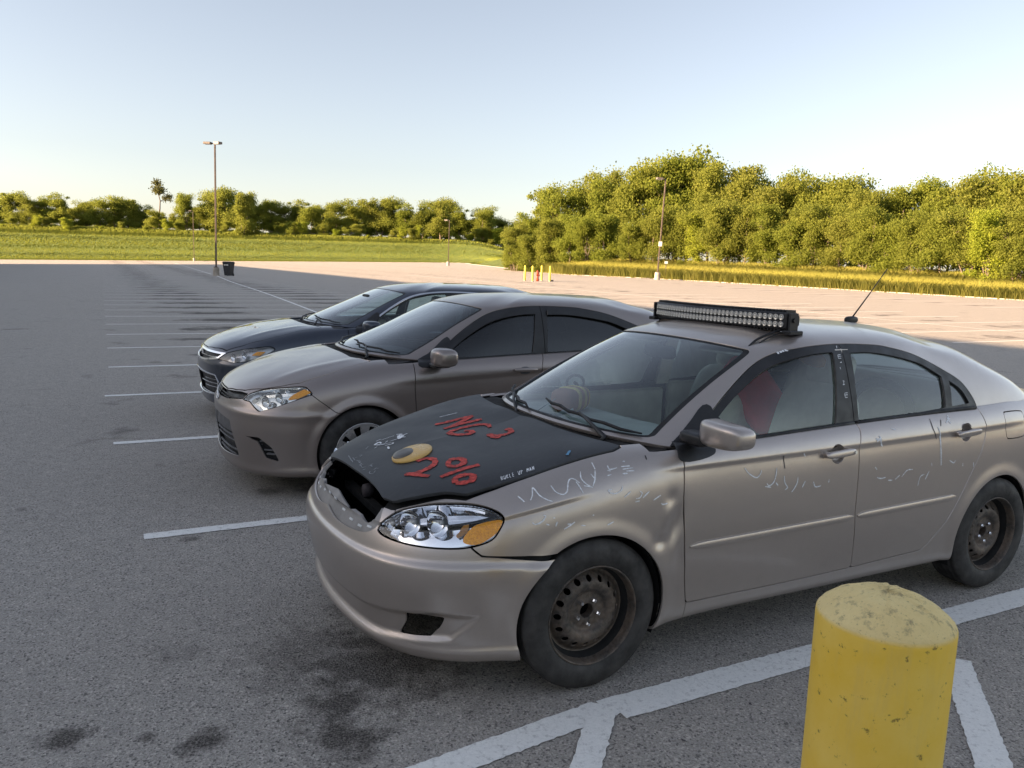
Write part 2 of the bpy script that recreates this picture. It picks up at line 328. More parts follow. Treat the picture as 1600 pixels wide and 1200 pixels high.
def poly_sd(P, X, Y):
    """signed distance to a closed polygon, positive inside"""
    P = np.asarray(P, float); d = np.full(X.shape, 1e9); ins = np.zeros(X.shape, bool); n = len(P)
    for i in range(n):
        a = P[i]; b = P[(i+1) % n]; e = b-a; wx = X-a[0]; wy = Y-a[1]
        t = np.clip((wx*e[0]+wy*e[1])/(e@e+1e-12), 0, 1)
        d = np.minimum(d, (wx-e[0]*t)**2+(wy-e[1]*t)**2)
        c = ((a[1] > Y) != (b[1] > Y)) & (X < (b[0]-a[0])*(Y-a[1])/((b[1]-a[1]) if abs(b[1]-a[1]) > 1e-12 else 1e-12)+a[0])
        ins ^= c
    return np.where(ins, 1, -1)*np.sqrt(d)
def smooth_poly(P, n=8, closed=True, sharp=()):
    """Catmull-Rom through the points; indices in sharp stay corners"""
    P = np.asarray(P, float); m = len(P); out = []
    for i in range(m if closed else m-1):
        p1, p2 = P[i], P[(i+1) % m]
        p0 = P[i-1] if (closed or i > 0) else p1; p3 = P[(i+2) % m] if (closed or i+2 < m) else p2
        if i in sharp: p0 = p1
        if (i+1) % m in sharp: p3 = p2
        for k in range(n):
            t = k/n
            out.append(.5*(2*p1+(p2-p0)*t+(2*p0-5*p1+4*p2-p3)*t*t+(3*p1-p0-3*p2+p3)*t**3))
    if not closed: out.append(P[-1])
    return np.array(out)
def sstep(a, b, x):
    t = np.clip((x-a)/(b-a), 0, 1); return t*t*(3-2*t)
def grid_normals(G):
    du = np.gradient(G, axis=0); dv = np.gradient(G, axis=1); n = np.cross(du, dv)
    l = np.linalg.norm(n, axis=2, keepdims=True); return n/np.maximum(l, 1e-9)
def loft(net, nu, nv, sym=True, cover=None):
    """net[i][j] control points (stations x levels), first and last station lie on y=0 (mirror symmetric)"""
    P = np.array(net, float); S, L, _ = P.shape; m = np.array([1, -1, 1.])
    if sym: P = np.concatenate([P[3:0:-1]*m, P, P[-2:-5:-1]*m])
    mid = P[:, L//2]; t = np.concatenate([[0], np.cumsum(np.linalg.norm(np.diff(P[:, 1:-1].mean(1), axis=0), axis=1)+.02)])
    i0 = 3 if sym else 0; tq = np.linspace(t[i0], t[i0+S-1], nu)
    st = cspline(t, P.reshape(len(P), -1), tq).reshape(nu, L, 3)
    su = np.interp(tq, t[i0:i0+S], np.arange(S))
    if sym: st[0, :, 1] = 0; st[-1, :, 1] = 0
    lv = np.linspace(0, L-1, nv); G = np.zeros((nu, nv, 3))
    for i in range(nu):
        d = np.linalg.norm(np.diff(st[i], axis=0), axis=1)**.6+1e-4; tt = np.concatenate([[0], np.cumsum(d)])
        G[i] = cspline(tt, st[i], np.interp(lv, np.arange(L), tt))
    return G, su, lv
def surf_from_grid(G, su, lv, flip=False):
    nu, nv, _ = G.shape; N = grid_normals(G)
    if flip: N = -N
    idx = np.arange(nu*nv).reshape(nu, nv)
    Q = np.stack([idx[:-1, :-1], idx[1:, :-1], idx[1:, 1:], idx[:-1, 1:]], -1).reshape(-1, 4)
    if flip: Q = Q[:, ::-1]
    A = {'s': np.repeat(su, nv), 'l': np.tile(lv, nu)}
    return Surf(G.reshape(-1, 3), N.reshape(-1, 3), A, Q)
def lathe(profile, n=48, axis='y', closed=False):
    """profile (r, a): revolve about the axis"""
    P = np.asarray(profile, float); m = len(P); th = np.linspace(0, 2*math.pi, n, endpoint=False)
    r = P[:, 0][None, :]; a = np.repeat(P[:, 1][None, :], n, 0); c = np.cos(th)[:, None]; s = np.sin(th)[:, None]
    if axis == 'y': V = np.stack([r*c, a, r*s], -1)
    elif axis == 'z': V = np.stack([r*c, r*s, a], -1)
    else: V = np.stack([a, r*c, r*s], -1)
    idx = np.arange(n*m).reshape(n, m); j = np.roll(idx, -1, 0)
    k = m if closed else m-1; nx = lambda q: (q+1) % m
    Q = [(idx[i, q], idx[i, nx(q)], j[i, nx(q)], j[i, q]) for i in range(n) for q in range(k)]
    return V.reshape(-1, 3), Q
def tube(path, rad, n=8, cap=True):
    P = np.asarray(path, float); m = len(P); V = []; F = []
    rads = np.full(m, rad) if np.isscalar(rad) else np.asarray(rad)
    T = np.gradient(P, axis=0); T /= np.linalg.norm(T, axis=1, keepdims=True)+1e-12
    ref = np.array([0, 0, 1.]) if abs(T[0, 2]) < .9 else np.array([1., 0, 0])
    for i in range(m):
        a = np.cross(T[i], ref); a /= np.linalg.norm(a)+1e-12; b = np.cross(a, T[i]); ref = b
        for k in range(n):
            w = 2*math.pi*k/n; V.append(P[i]+rads[i]*(math.cos(w)*a+math.sin(w)*b))
    for i in range(m-1):
        for k in range(n): F.append((i*n+k, i*n+(k+1) % n, (i+1)*n+(k+1) % n, (i+1)*n+k))
    if cap: F.append(tuple(range(n-1, -1, -1))); F.append(tuple(range((m-1)*n, m*n)))
    return V, F
def box(c, h, bev=0., rot=None):
    """box centred at c with half sizes h, chamfered by bev"""
    c = np.array(c, float); h = np.array(h, float); V = []; F = []
    if bev <= 0:
        for z in (-1, 1):
            for y in (-1, 1):
                for x in (-1, 1): V.append((x*h[0], y*h[1], z*h[2]))
        F = [(0, 2, 3, 1), (4, 5, 7, 6), (0, 1, 5, 4), (2, 6, 7, 3), (0, 4, 6, 2), (1, 3, 7, 5)]
    else:
        b = min(bev, *(h*.99)); idx = {}
        for sx in (-1, 1):
            for sy in (-1, 1):
                for sz in (-1, 1):
                    for ax in range(3):
                        s = np.array([sx, sy, sz], float); p = s*(h-b); p[ax] = s[ax]*h[ax]
                        idx[(sx, sy, sz, ax)] = len(V); V.append(tuple(p))
        for ax in range(3):
            o = [i for i in range(3) if i != ax]
            for sg in (-1, 1):
                q = []
                for u, v in ((-1, -1), (1, -1), (1, 1), (-1, 1)):
                    s = [0, 0, 0]; s[ax] = sg; s[o[0]] = u; s[o[1]] = v; q.append(idx[(*s, ax)])
                F.append(tuple(q))
        for ax in range(3):
            o = [i for i in range(3) if i != ax]
            for u in (-1, 1):
                for v in (-1, 1):
                    q = []
                    for e, a2 in ((-1, o[0]), (1, o[0]), (1, o[1]), (-1, o[1])):
                        s = [0, 0, 0]; s[ax] = e; s[o[0]] = u; s[o[1]] = v; q.append(idx[(*s, a2)])
                    F.append(tuple(q))
        for sx in (-1, 1):
            for sy in (-1, 1):
                for sz in (-1, 1): F.append(tuple(idx[(sx, sy, sz, a)] for a in range(3)))
    V = np.array(V)
    if rot is not None: V = V@np.array(rot).T
    V = V+c
    # orient faces outward (convex)
    F2 = []
    for f in F:
        p = V[list(f)]; n = np.cross(p[1]-p[0], p[2]-p[0])
        F2.append(f if n@(p.mean(0)-c) > 0 else tuple(reversed(f)))
    return list(V), F2
def merge(*parts):
    V, F = [], []
    for v, f in parts:
        b = len(V); V += [tuple(x) for x in v]; F += [tuple(i+b for i in q) for q in f]
    return V, F
def rotm(ax, a):
    return np.array(Matrix.Rotation(a, 3, ax))
# ------------------------------------------------------------------ car bodies: control nets (car frame: x forward from the front axle, y left, z up)
def body_net(nose, flank, tail):
    return nose+flank+tail
SILVER_NET = [
 # nose centre .. corner : under, bottom edge, low, mid, upper mid, bumper top, hood edge, inner hood, centre line
 [(.70,0,.19),(.835,0,.205),(.868,0,.32),(.893,0,.47),(.882,0,.58),(.845,0,.665),(.790,0,.725),(.62,0,.80),(.45,0,.852)],
 [(.68,.24,.19),(.815,.25,.20),(.850,.26,.32),(.876,.265,.47),(.864,.26,.58),(.826,.25,.668),(.772,.24,.73),(.58,.17,.81),(.36,0,.872)],
 [(.64,.43,.19),(.765,.46,.195),(.800,.48,.32),(.825,.485,.47),(.812,.48,.58),(.770,.46,.675),(.712,.43,.742),(.50,.30,.832),(.25,0,.893)],
 [(.55,.57,.19),(.665,.615,.19),(.695,.64,.32),(.718,.65,.47),(.705,.645,.585),(.660,.615,.69),(.585,.565,.772),(.38,.40,.858),(.12,0,.915)],
 [(.44,.66,.19),(.520,.715,.185),(.535,.745,.32),(.548,.757,.47),(.540,.752,.60),(.500,.725,.715),(.420,.655,.812),(.25,.45,.890),(0,0,.940)],
 [(.28,.71,.19),(.330,.775,.185),(.335,.800,.32),(.335,.811,.47),(.335,.808,.62),(.310,.785,.755),(.230,.708,.858),(.10,.47,.925),(-.08,0,.965)],
 [(0,.74,.19),(0,.800,.185),(0,.826,.32),(0,.838,.47),(0,.836,.64),(0,.815,.81),(-.02,.735,.915),(-.05,.50,.955),(-.15,0,.988)],
 [(-.25,.75,.19),(-.25,.805,.19),(-.25,.832,.32),(-.25,.845,.48),(-.25,.843,.66),(-.25,.826,.84),(-.25,.765,.938),(-.25,.50,.965),(-.25,0,.985)],
 [(-.48,.75,.20),(-.48,.800,.20),(-.48,.832,.32),(-.48,.848,.49),(-.48,.847,.67),(-.48,.832,.855),(-.48,.785,.945),(-.48,.50,.955),(-.48,0,.960)],
 [(-1.0,.75,.205),(-1.0,.800,.205),(-1.0,.836,.32),(-1.0,.853,.50),(-1.0,.853,.69),(-1.0,.838,.875),(-1.0,.787,.968),(-1.0,.50,.972),(-1.0,0,.975)],
 [(-1.6,.75,.205),(-1.6,.800,.205),(-1.6,.836,.32),(-1.6,.853,.50),(-1.6,.853,.70),(-1.6,.838,.895),(-1.6,.784,.992),(-1.6,.50,.995),(-1.6,0,1.0)],
 [(-2.15,.75,.205),(-2.15,.800,.205),(-2.15,.832,.32),(-2.15,.848,.50),(-2.15,.848,.70),(-2.15,.833,.905),(-2.15,.775,1.010),(-2.15,.50,1.012),(-2.15,0,1.015)],
 [(-2.60,.74,.21),(-2.60,.795,.21),(-2.60,.822,.32),(-2.60,.838,.50),(-2.60,.838,.70),(-2.60,.820,.91),(-2.60,.755,1.022),(-2.60,.50,1.03),(-2.60,0,1.035)],
 [(-3.0,.70,.23),(-3.0,.76,.23),(-3.0,.790,.34),(-3.0,.808,.52),(-3.0,.805,.72),(-3.0,.785,.91),(-2.98,.710,1.025),(-2.90,.48,1.055),(-2.85,0,1.065)],
 [(-3.28,.62,.25),(-3.32,.68,.25),(-3.34,.715,.36),(-3.36,.735,.54),(-3.36,.73,.73),(-3.33,.705,.90),(-3.27,.630,1.015),(-3.14,.42,1.055),(-3.05,0,1.068)],
 [(-3.42,.42,.27),(-3.50,.47,.26),(-3.54,.50,.38),(-3.57,.51,.55),(-3.57,.51,.73),(-3.53,.49,.89),(-3.45,.44,1.005),(-3.32,.30,1.05),(-3.22,0,1.065)],
 [(-3.48,0,.28),(-3.57,0,.27),(-3.61,0,.40),(-3.635,0,.56),(-3.63,0,.73),(-3.59,0,.89),(-3.51,0,1.00),(-3.42,0,1.045),(-3.33,0,1.06)],
]
SILVER_TOP = [
 # base, lower glass, upper glass, top of glass, header, roof, roof centre
 [(-.14,0,.975),(-.37,0,1.100),(-.64,0,1.228),(-.935,0,1.352),(-1.03,0,1.380),(-1.22,0,1.416),(-1.50,0,1.437)],
 [(-.17,.30,.972),(-.39,.28,1.097),(-.655,.26,1.225),(-.945,.235,1.348),(-1.04,.22,1.376),(-1.22,.18,1.413),(-1.52,0,1.438)],
 [(-.255,.54,.965),(-.465,.505,1.088),(-.710,.47,1.215),(-.975,.43,1.336),(-1.06,.41,1.364),(-1.25,.32,1.406),(-1.55,0,1.438)],
 [(-.355,.68,.955),(-.555,.64,1.075),(-.790,.595,1.200),(-1.040,.540,1.318),(-1.11,.515,1.346),(-1.28,.40,1.395),(-1.58,0,1.438)],
 [(-.47,.752,.948),(-.67,.705,1.065),(-.895,.655,1.190),(-1.120,.606,1.300),(-1.18,.570,1.343),(-1.34,.43,1.400),(-1.61,0,1.438)],
 [(-.78,.770,.955),(-.90,.735,1.065),(-1.06,.685,1.200),(-1.22,.635,1.315),(-1.26,.590,1.362),(-1.40,.44,1.408),(-1.65,0,1.438)],
 [(-1.3,.770,.975),(-1.34,.740,1.085),(-1.40,.695,1.215),(-1.45,.645,1.325),(-1.46,.595,1.374),(-1.52,.44,1.415),(-1.70,0,1.438)],
 [(-1.8,.766,.995),(-1.79,.737,1.10),(-1.77,.692,1.222),(-1.75,.640,1.330),(-1.74,.590,1.376),(-1.74,.44,1.414),(-1.78,0,1.437)],
 [(-2.2,.757,1.008),(-2.14,.727,1.105),(-2.07,.680,1.22),(-2.00,.630,1.318),(-1.98,.580,1.366),(-1.93,.43,1.409),(-1.88,0,1.436)],
 [(-2.60,.744,1.020),(-2.49,.713,1.106),(-2.37,.665,1.206),(-2.24,.612,1.298),(-2.17,.560,1.346),(-2.09,.42,1.397),(-1.98,0,1.434)],
 [(-2.98,.705,1.030),(-2.86,.678,1.112),(-2.67,.630,1.205),(-2.48,.570,1.290),(-2.33,.505,1.333),(-2.22,.39,1.387),(-2.08,0,1.430)],
 [(-3.10,.61,1.045),(-2.97,.585,1.128),(-2.77,.535,1.222),(-2.57,.475,1.308),(-2.42,.42,1.343),(-2.31,.33,1.388),(-2.16,0,1.426)],
 [(-3.14,.40,1.056),(-3.00,.385,1.145),(-2.80,.355,1.245),(-2.60,.31,1.328),(-2.46,.28,1.358),(-2.36,.22,1.393),(-2.22,0,1.422)],
 [(-3.16,0,1.066),(-3.01,0,1.157),(-2.82,0,1.257),(-2.62,0,1.340),(-2.49,0,1.369),(-2.40,0,1.396),(-2.28,0,1.419)],
]
TAUPE_NET = [
 [(.75,0,.17),(.900,0,.185),(.930,0,.30),(.955,0,.46),(.945,0,.60),(.915,0,.69),(.860,0,.745),(.66,0,.84),(.46,0,.895)],
 [(.73,.25,.17),(.885,.27,.18),(.915,.28,.30),(.935,.285,.46),(.925,.28,.60),(.892,.27,.695),(.835,.26,.755),(.62,.18,.85),(.37,0,.915)],
 [(.68,.46,.17),(.825,.50,.175),(.855,.52,.30),(.875,.525,.46),(.860,.52,.60),(.815,.50,.705),(.750,.475,.775),(.54,.33,.87),(.27,0,.935)],
 [(.60,.61,.17),(.715,.665,.17),(.740,.690,.30),(.755,.700,.46),(.735,.695,.60),(.685,.660,.725),(.610,.600,.810),(.42,.43,.895),(.15,0,.955)],
 [(.48,.70,.17),(.560,.775,.17),(.570,.800,.30),(.575,.810,.46),(.565,.805,.62),(.520,.775,.76),(.440,.690,.850),(.28,.47,.925),(.03,0,.975)],
 [(.32,.75,.17),(.360,.825,.17),(.360,.845,.30),(.360,.852,.46),(.355,.850,.64),(.330,.825,.79),(.250,.735,.885),(.12,.49,.95),(-.05,0,.99)],
 [(0,.77,.17),(0,.835,.17),(0,.862,.32),(0,.872,.48),(0,.870,.66),(0,.848,.83),(-.02,.765,.925),(-.05,.50,.97),(-.12,0,1.005)],
 [(-.25,.78,.17),(-.25,.840,.18),(-.25,.868,.32),(-.25,.882,.49),(-.25,.880,.68),(-.25,.862,.85),(-.25,.790,.945),(-.25,.50,.975),(-.25,0,1.0)],
 [(-.50,.78,.18),(-.50,.840,.185),(-.50,.870,.32),(-.50,.886,.49),(-.50,.884,.69),(-.50,.866,.87),(-.50,.808,.957),(-.50,.50,.97),(-.50,0,.98)],
 [(-1.1,.78,.19),(-1.1,.840,.19),(-1.1,.872,.32),(-1.1,.888,.50),(-1.1,.888,.71),(-1.1,.870,.895),(-1.1,.812,.985),(-1.1,.50,.99),(-1.1,0,1.0)],
 [(-1.7,.78,.19),(-1.7,.840,.19),(-1.7,.872,.32),(-1.7,.888,.50),(-1.7,.888,.72),(-1.7,.870,.915),(-1.7,.810,1.005),(-1.7,.50,1.01),(-1.7,0,1.015)],
 [(-2.25,.78,.19),(-2.25,.838,.19),(-2.25,.870,.32),(-2.25,.885,.50),(-2.25,.884,.72),(-2.25,.866,.925),(-2.25,.803,1.022),(-2.25,.50,1.03),(-2.25,0,1.035)],
 [(-2.7,.77,.20),(-2.7,.830,.20),(-2.7,.860,.32),(-2.7,.876,.50),(-2.7,.875,.72),(-2.7,.855,.93),(-2.7,.785,1.035),(-2.7,.50,1.045),(-2.7,0,1.05)],
 [(-3.1,.73,.22),(-3.1,.79,.22),(-3.1,.825,.34),(-3.1,.843,.52),(-3.1,.84,.74),(-3.1,.82,.93),(-3.08,.740,1.04),(-3.0,.50,1.07),(-2.95,0,1.08)],
 [(-3.38,.65,.25),(-3.42,.71,.25),(-3.44,.745,.36),(-3.46,.765,.54),(-3.46,.76,.75),(-3.43,.735,.92),(-3.37,.655,1.03),(-3.24,.44,1.07),(-3.15,0,1.085)],
 [(-3.50,.44,.27),(-3.58,.49,.26),(-3.62,.52,.38),(-3.65,.53,.55),(-3.65,.53,.75),(-3.61,.51,.91),(-3.53,.46,1.02),(-3.40,.31,1.065),(-3.30,0,1.08)],
 [(-3.55,0,.28),(-3.63,0,.27),(-3.67,0,.40),(-3.69,0,.56),(-3.69,0,.75),(-3.65,0,.91),(-3.57,0,1.015),(-3.48,0,1.06),(-3.39,0,1.075)],
]
def tmap(p, xm, zm, ky):
    x = float(np.interp(-p[0], xm[0], xm[1])); z = float(np.interp(p[-1], zm[0], zm[1]))
    return (-x, p[1]*ky, z) if len(p) == 3 else (-x, z)
T_X = ([-.9, .14, .47, 1.5, 2.43, 3.05, 3.7], [-.9, .05, .52, 1.52, 2.62, 3.20, 3.85]); T_Z = ([.3, .95, 1.02, 1.438, 1.6], [.3, .972, 1.045, 1.455, 1.6])
TAUPE_TOP = [[tmap(p, T_X, T_Z, 1.035) for p in st] for st in SILVER_TOP]
N_X = ([-.9, .14, .47, 1.5, 2.43, 3.05, 3.7], [-.9, .16, .60, 1.66, 2.80, 3.40, 4.0]); N_Z = ([.3, .95, 1.02, 1.438, 1.6], [.3, .985, 1.06, 1.465, 1.6])
NAVY_TOP = [[tmap(p, N_X, N_Z, 1.085) for p in st] for st in SILVER_TOP]
NAVY_NET = [[(float(np.interp(p[0], [-3.69, -2.7, 0, .955], [-3.98, -2.82, 0, .975])), p[1]*1.032, float(np.interp(p[2], [.17, .6, 1.0], [.18, .625, 1.025]))) for p in st] for st in TAUPE_NET]
TAUPE_NET = [[(x*.945 if x > 0 else x, y, z) for x, y, z in st] for st in TAUPE_NET]
# ------------------------------------------------------------------ helpers: surface -> mesh object
def surf_mesh(name, s, rim=.012, rim_skip_center=True, back=False):
    V, N, Q, T = s.V, s.N, s.Q, s.T
    faces = [tuple(f) for f in Q.tolist()]+[tuple(f) for f in T.tolist()]
    VV = [V]; NN = [N]; extra = []
    if rim:
        E = np.vstack([Q[:, [i, (i+1) % 4]] for i in range(4)]+[T[:, [i, (i+1) % 3]] for i in range(3)])
        key = np.sort(E, 1); u, inv, cnt = np.unique(key, axis=0, return_inverse=True, return_counts=True)
        B = E[cnt[inv.ravel()] == 1]
        if rim_skip_center: B = B[~((np.abs(V[B[:, 0], 1]) < 1e-5) & (np.abs(V[B[:, 1], 1]) < 1e-5))]
        if len(B):
            a, b = B[:, 0], B[:, 1]; n0 = len(V); k = len(B)
            A1, B1 = V[a], V[b]; A2, B2 = A1-N[a]*rim, B1-N[b]*rim
            VV.append(np.stack([A1, B1, B2, A2], 1).reshape(-1, 3))
            fn = np.cross(A2-A1, B1-A1); fn /= np.linalg.norm(fn, axis=1, keepdims=True)+1e-12
            # pillow the edge: first pair keeps part of the face normal
            NN.append(np.stack([N[a]*.6+fn*.8, N[b]*.6+fn*.8, fn, fn], 1).reshape(-1, 3))
            extra = [(n0+4*i+1, n0+4*i, n0+4*i+3, n0+4*i+2) for i in range(k)]
    me = bpy.data.meshes.new(name); VA = np.vstack(VV); NA = np.vstack(NN)
    me.from_pydata(VA.tolist(), [], faces+extra); me.update()
    me.polygons.foreach_set('use_smooth', [True]*len(me.polygons))
    NA = NA/(np.linalg.norm(NA, axis=1, keepdims=True)+1e-12)
    if len(me.vertices) == len(NA): me.normals_split_custom_set_from_vertices(NA.tolist())
    return me
def surf_obj(name, s, mat, parent=None, rim=.012):
    return link(name, surf_mesh(name, s, rim), mat, parent)
def obj(name, VF, mat, parent=None, smooth=False):
    return link(name, mesh_pd(name, VF[0], VF[1], smooth), mat, parent)
def smooth_by_angle(o, deg=35):
    """flat/smooth split without modifiers: mark sharp edges by angle"""
    me = o.data; me.polygons.foreach_set('use_smooth', [True]*len(me.polygons)); me.set_sharp_from_angle(angle=R(deg)); return o
# ------------------------------------------------------------------ car building kit
def sup(c, h, e=.45, nu=24, nv=14, rot=None):
    """superellipsoid (rounded block)"""
    V = []; F = []; sg = lambda w, p: math.copysign(abs(w)**p, w)
    for i in range(nv+1):
        ph = -math.pi/2+math.pi*i/nv
        for k in range(nu):
            th = 2*math.pi*k/nu
            V.append((h[0]*sg(math.cos(ph), e)*sg(math.cos(th), e), h[1]*sg(math.cos(ph), e)*sg(math.sin(th), e), h[2]*sg(math.sin(ph), e)))
    for i in range(nv):
        for k in range(nu): F.append((i*nu+k, i*nu+(k+1) % nu, (i+1)*nu+(k+1) % nu, (i+1)*nu+k))
    V = np.array(V)
    if rot is not None: V = V@np.array(rot).T
    return [tuple(p) for p in V+np.array(c)], F
class Body:
    """half shell (y >= 0) of a car with panels cut from it"""
    def __init__(s, net, top, arches, arch_r, nu=300, nv=96, flare=.012, feat=None):
        G, su, lv = loft(net, nu, nv)
        mid = G[:, 36*nv//96]; arc = np.concatenate([[0], np.cumsum(np.linalg.norm(np.diff(mid, axis=0), axis=1))])
        s.su, s.arc = su, arc
        N = grid_normals(G)
        for ax, az in arches:                                     # swell round each wheel opening
            r = np.hypot(G[..., 0]-ax, G[..., 2]-az)-arch_r; w = (1-sstep(0, .07, np.abs(r-.005)))*(G[..., 1] > .45)*(lv[None, :] < 5)
            G = G+N*(flare*w)[..., None]
        if feat is not None: G = feat(G, N, np.repeat(arc[:, None], nv, 1), lv)
        s.low = surf_from_grid(G, su, lv); s.low.A['a'] = np.repeat(arc, nv)
        s.full = s.low
        for ax, az in arches:
            g = np.hypot(s.low.V[:, 0]-ax, s.low.V[:, 2]-az)-arch_r; s.low = s.low.cut(np.where(s.low.V[:, 1] > .45, g, 1.))
        G, su2, lv2 = loft(top, 220, 84); s.top = surf_from_grid(G, su2, lv2); s.topfull = s.top
    def arc_of(s, st): return float(np.interp(st, s.su, s.arc))
    def az(s, P): return [(s.arc_of(a), z) for a, z in P]
    def on_side(s, x, z):
        f = s.full; m = (f.A['l'] < 6.3) & (np.abs(f.V[:, 0]-x) < .12)
        i = np.where(m)[0]; d = (f.V[i, 0]-x)**2+(f.V[i, 2]-z)**2; i = i[np.argmin(d)]; v, n = f.V[i], f.N[i]
        y = v[1]-(n[0]*(x-v[0])+n[2]*(z-v[2]))/max(n[1], .2); return np.array([x, y, z]), n
    def nearest(s, p):
        best = None
        for f in (s.full, s.topfull):
            q = np.array([p[0], abs(p[1]), p[2]]); d = ((f.V-q)**2).sum(1); i = d.argmin()
            if best is None or d[i] < best[0]:
                n = f.N[i].copy(); v = f.V[i]; pr = q-n*((q-v)@n)
                if p[1] < 0: n[1] *= -1; pr[1] *= -1
                best = (d[i], pr, n)
        return best[1], best[2]
    def take(s, which, sd, gap=.005):
        r = getattr(s, which); part = r.cut(sd-gap/2); setattr(s, which, r.cut(-sd-gap/2)); return part
    def sd(s, which, P, sys='xz', mask=None):
        r = getattr(s, which); V = r.V
        X, Y = {'xz': (V[:, 0], V[:, 2]), 'xy': (V[:, 0], V[:, 1]), 'yz': (V[:, 1], V[:, 2])}.get(sys, (None, None))
        if sys == 'az': X, Y = r.A['a'], V[:, 2]
        if sys == 'yl': X, Y = V[:, 1], r.A['l']*.29
        d = poly_sd(P, X, Y)
        if mask is not None: d = np.minimum(d, mask(r))
        return d
def both(name, part, mat, root, rim=.012):
    a = surf_obj(name, part, mat, root, rim); b = surf_obj(name, part.mirrored(), mat, root, rim); return a, b
def centre(name, part, mat, root, rim=.012):
    return surf_obj(name, join(part, part.mirrored()), mat, root, rim)
def mirrorVF(VF):
    return [(x, -y, z) for x, y, z in VF[0]], [tuple(reversed(f)) for f in VF[1]]
def strip(body, pts, w, h, n=5, lift=0., up=(0, 0, 1)):
    """rounded moulding lying on the body along 3-D points (snapped to the shell)"""
    P = np.array(pts); V = []; F = []; m = len(P); T = np.gradient(P, axis=0)
    for i in range(m):
        p, nr = body.nearest(P[i]); t = T[i]/np.linalg.norm(T[i]); b = np.cross(nr, t); b /= np.linalg.norm(b)
        e = 1.
        if i in (0, m-1): e = .3
        elif i in (1, m-2): e = .85
        for k in range(n+1):
            a = math.pi*k/n; V.append(tuple(p+b*math.cos(a)*w/2*e+nr*(lift+math.sin(a)**.6*h*e if 0 < k < n else -.002)))
    k1 = n+1
    for i in range(m-1):
        for k in range(n): F.append((i*k1+k, i*k1+k+1, (i+1)*k1+k+1, (i+1)*k1+k))
    F.append(tuple(range(k1))); F.append(tuple(range((m-1)*k1+k1-1, (m-1)*k1-1, -1)))
    return V, F
def ribbon(body, pts, w, lift=.0012, taper=.5):
    """flat painted stroke following the body"""
    P = np.array(pts, float)
    if len(P) > 2: P = smooth_poly(P, 5, closed=False)
    else: P = np.array([P[0]+(P[-1]-P[0])*t for t in np.linspace(0, 1, 4)])
    T = np.gradient(P, axis=0); V = []; F = []; m = len(P); rs = np.random.default_rng(int(abs(P.sum())*1e4) % 99991)
    for i in range(m):
        p, nr = body.nearest(P[i]); t = T[i]/(np.linalg.norm(T[i])+1e-9); b = np.cross(nr, t); b /= np.linalg.norm(b)+1e-9
        e = (taper+(1-taper)*math.sin(math.pi*min(max(i/(m-1), .06), .94))**.5)*(1+rs.uniform(-.30, .25))
        V += [tuple(p+b*w/2*e+nr*lift), tuple(p-b*w/2*e+nr*lift)]
    for i in range(m-1): F.append((2*i, 2*i+1, 2*i+3, 2*i+2))
    return V, F
def wheel_well(ax, az, r, y0, y1, n=28):
    V = []; F = []
    for i in range(n+1):
        a = R(-25)+R(230)*i/n
        for y in (y0, y1): V.append((ax+r*math.cos(a), y, az+r*math.sin(a)))
    V.append((ax, y1, az)); c = len(V)-1
    for i in range(n):
        F.append((2*i, 2*i+1, 2*i+3, 2*i+2)); F.append((2*i+1, c, 2*i+3))
    return V, F
def tyre_VF(r=.312, rim=.205, w=.195):
    h = w/2; d = r-rim
    prof = [(rim-.004, -h*.80), (rim+.004, -h*.93), (rim+d*.3, -h*1.0), (rim+d*.6, -h*.99), (rim+d*.82, -h*.90), (rim+d*.94, -h*.78)]
    tr = []
    gr = [-.46, -.16, .16, .46]; ys = np.linspace(-.74, .74, 25)
    for y in ys:
        dd = min(abs(y-g) for g in gr); tr.append((r-(.007 if dd < .045 else 0)-.005*abs(y)**3, y*h))
    prof = prof+tr+[(a, -b) for a, b in reversed(prof)]
    V, F = lathe(prof, 96); return V, F
TYRE = {}
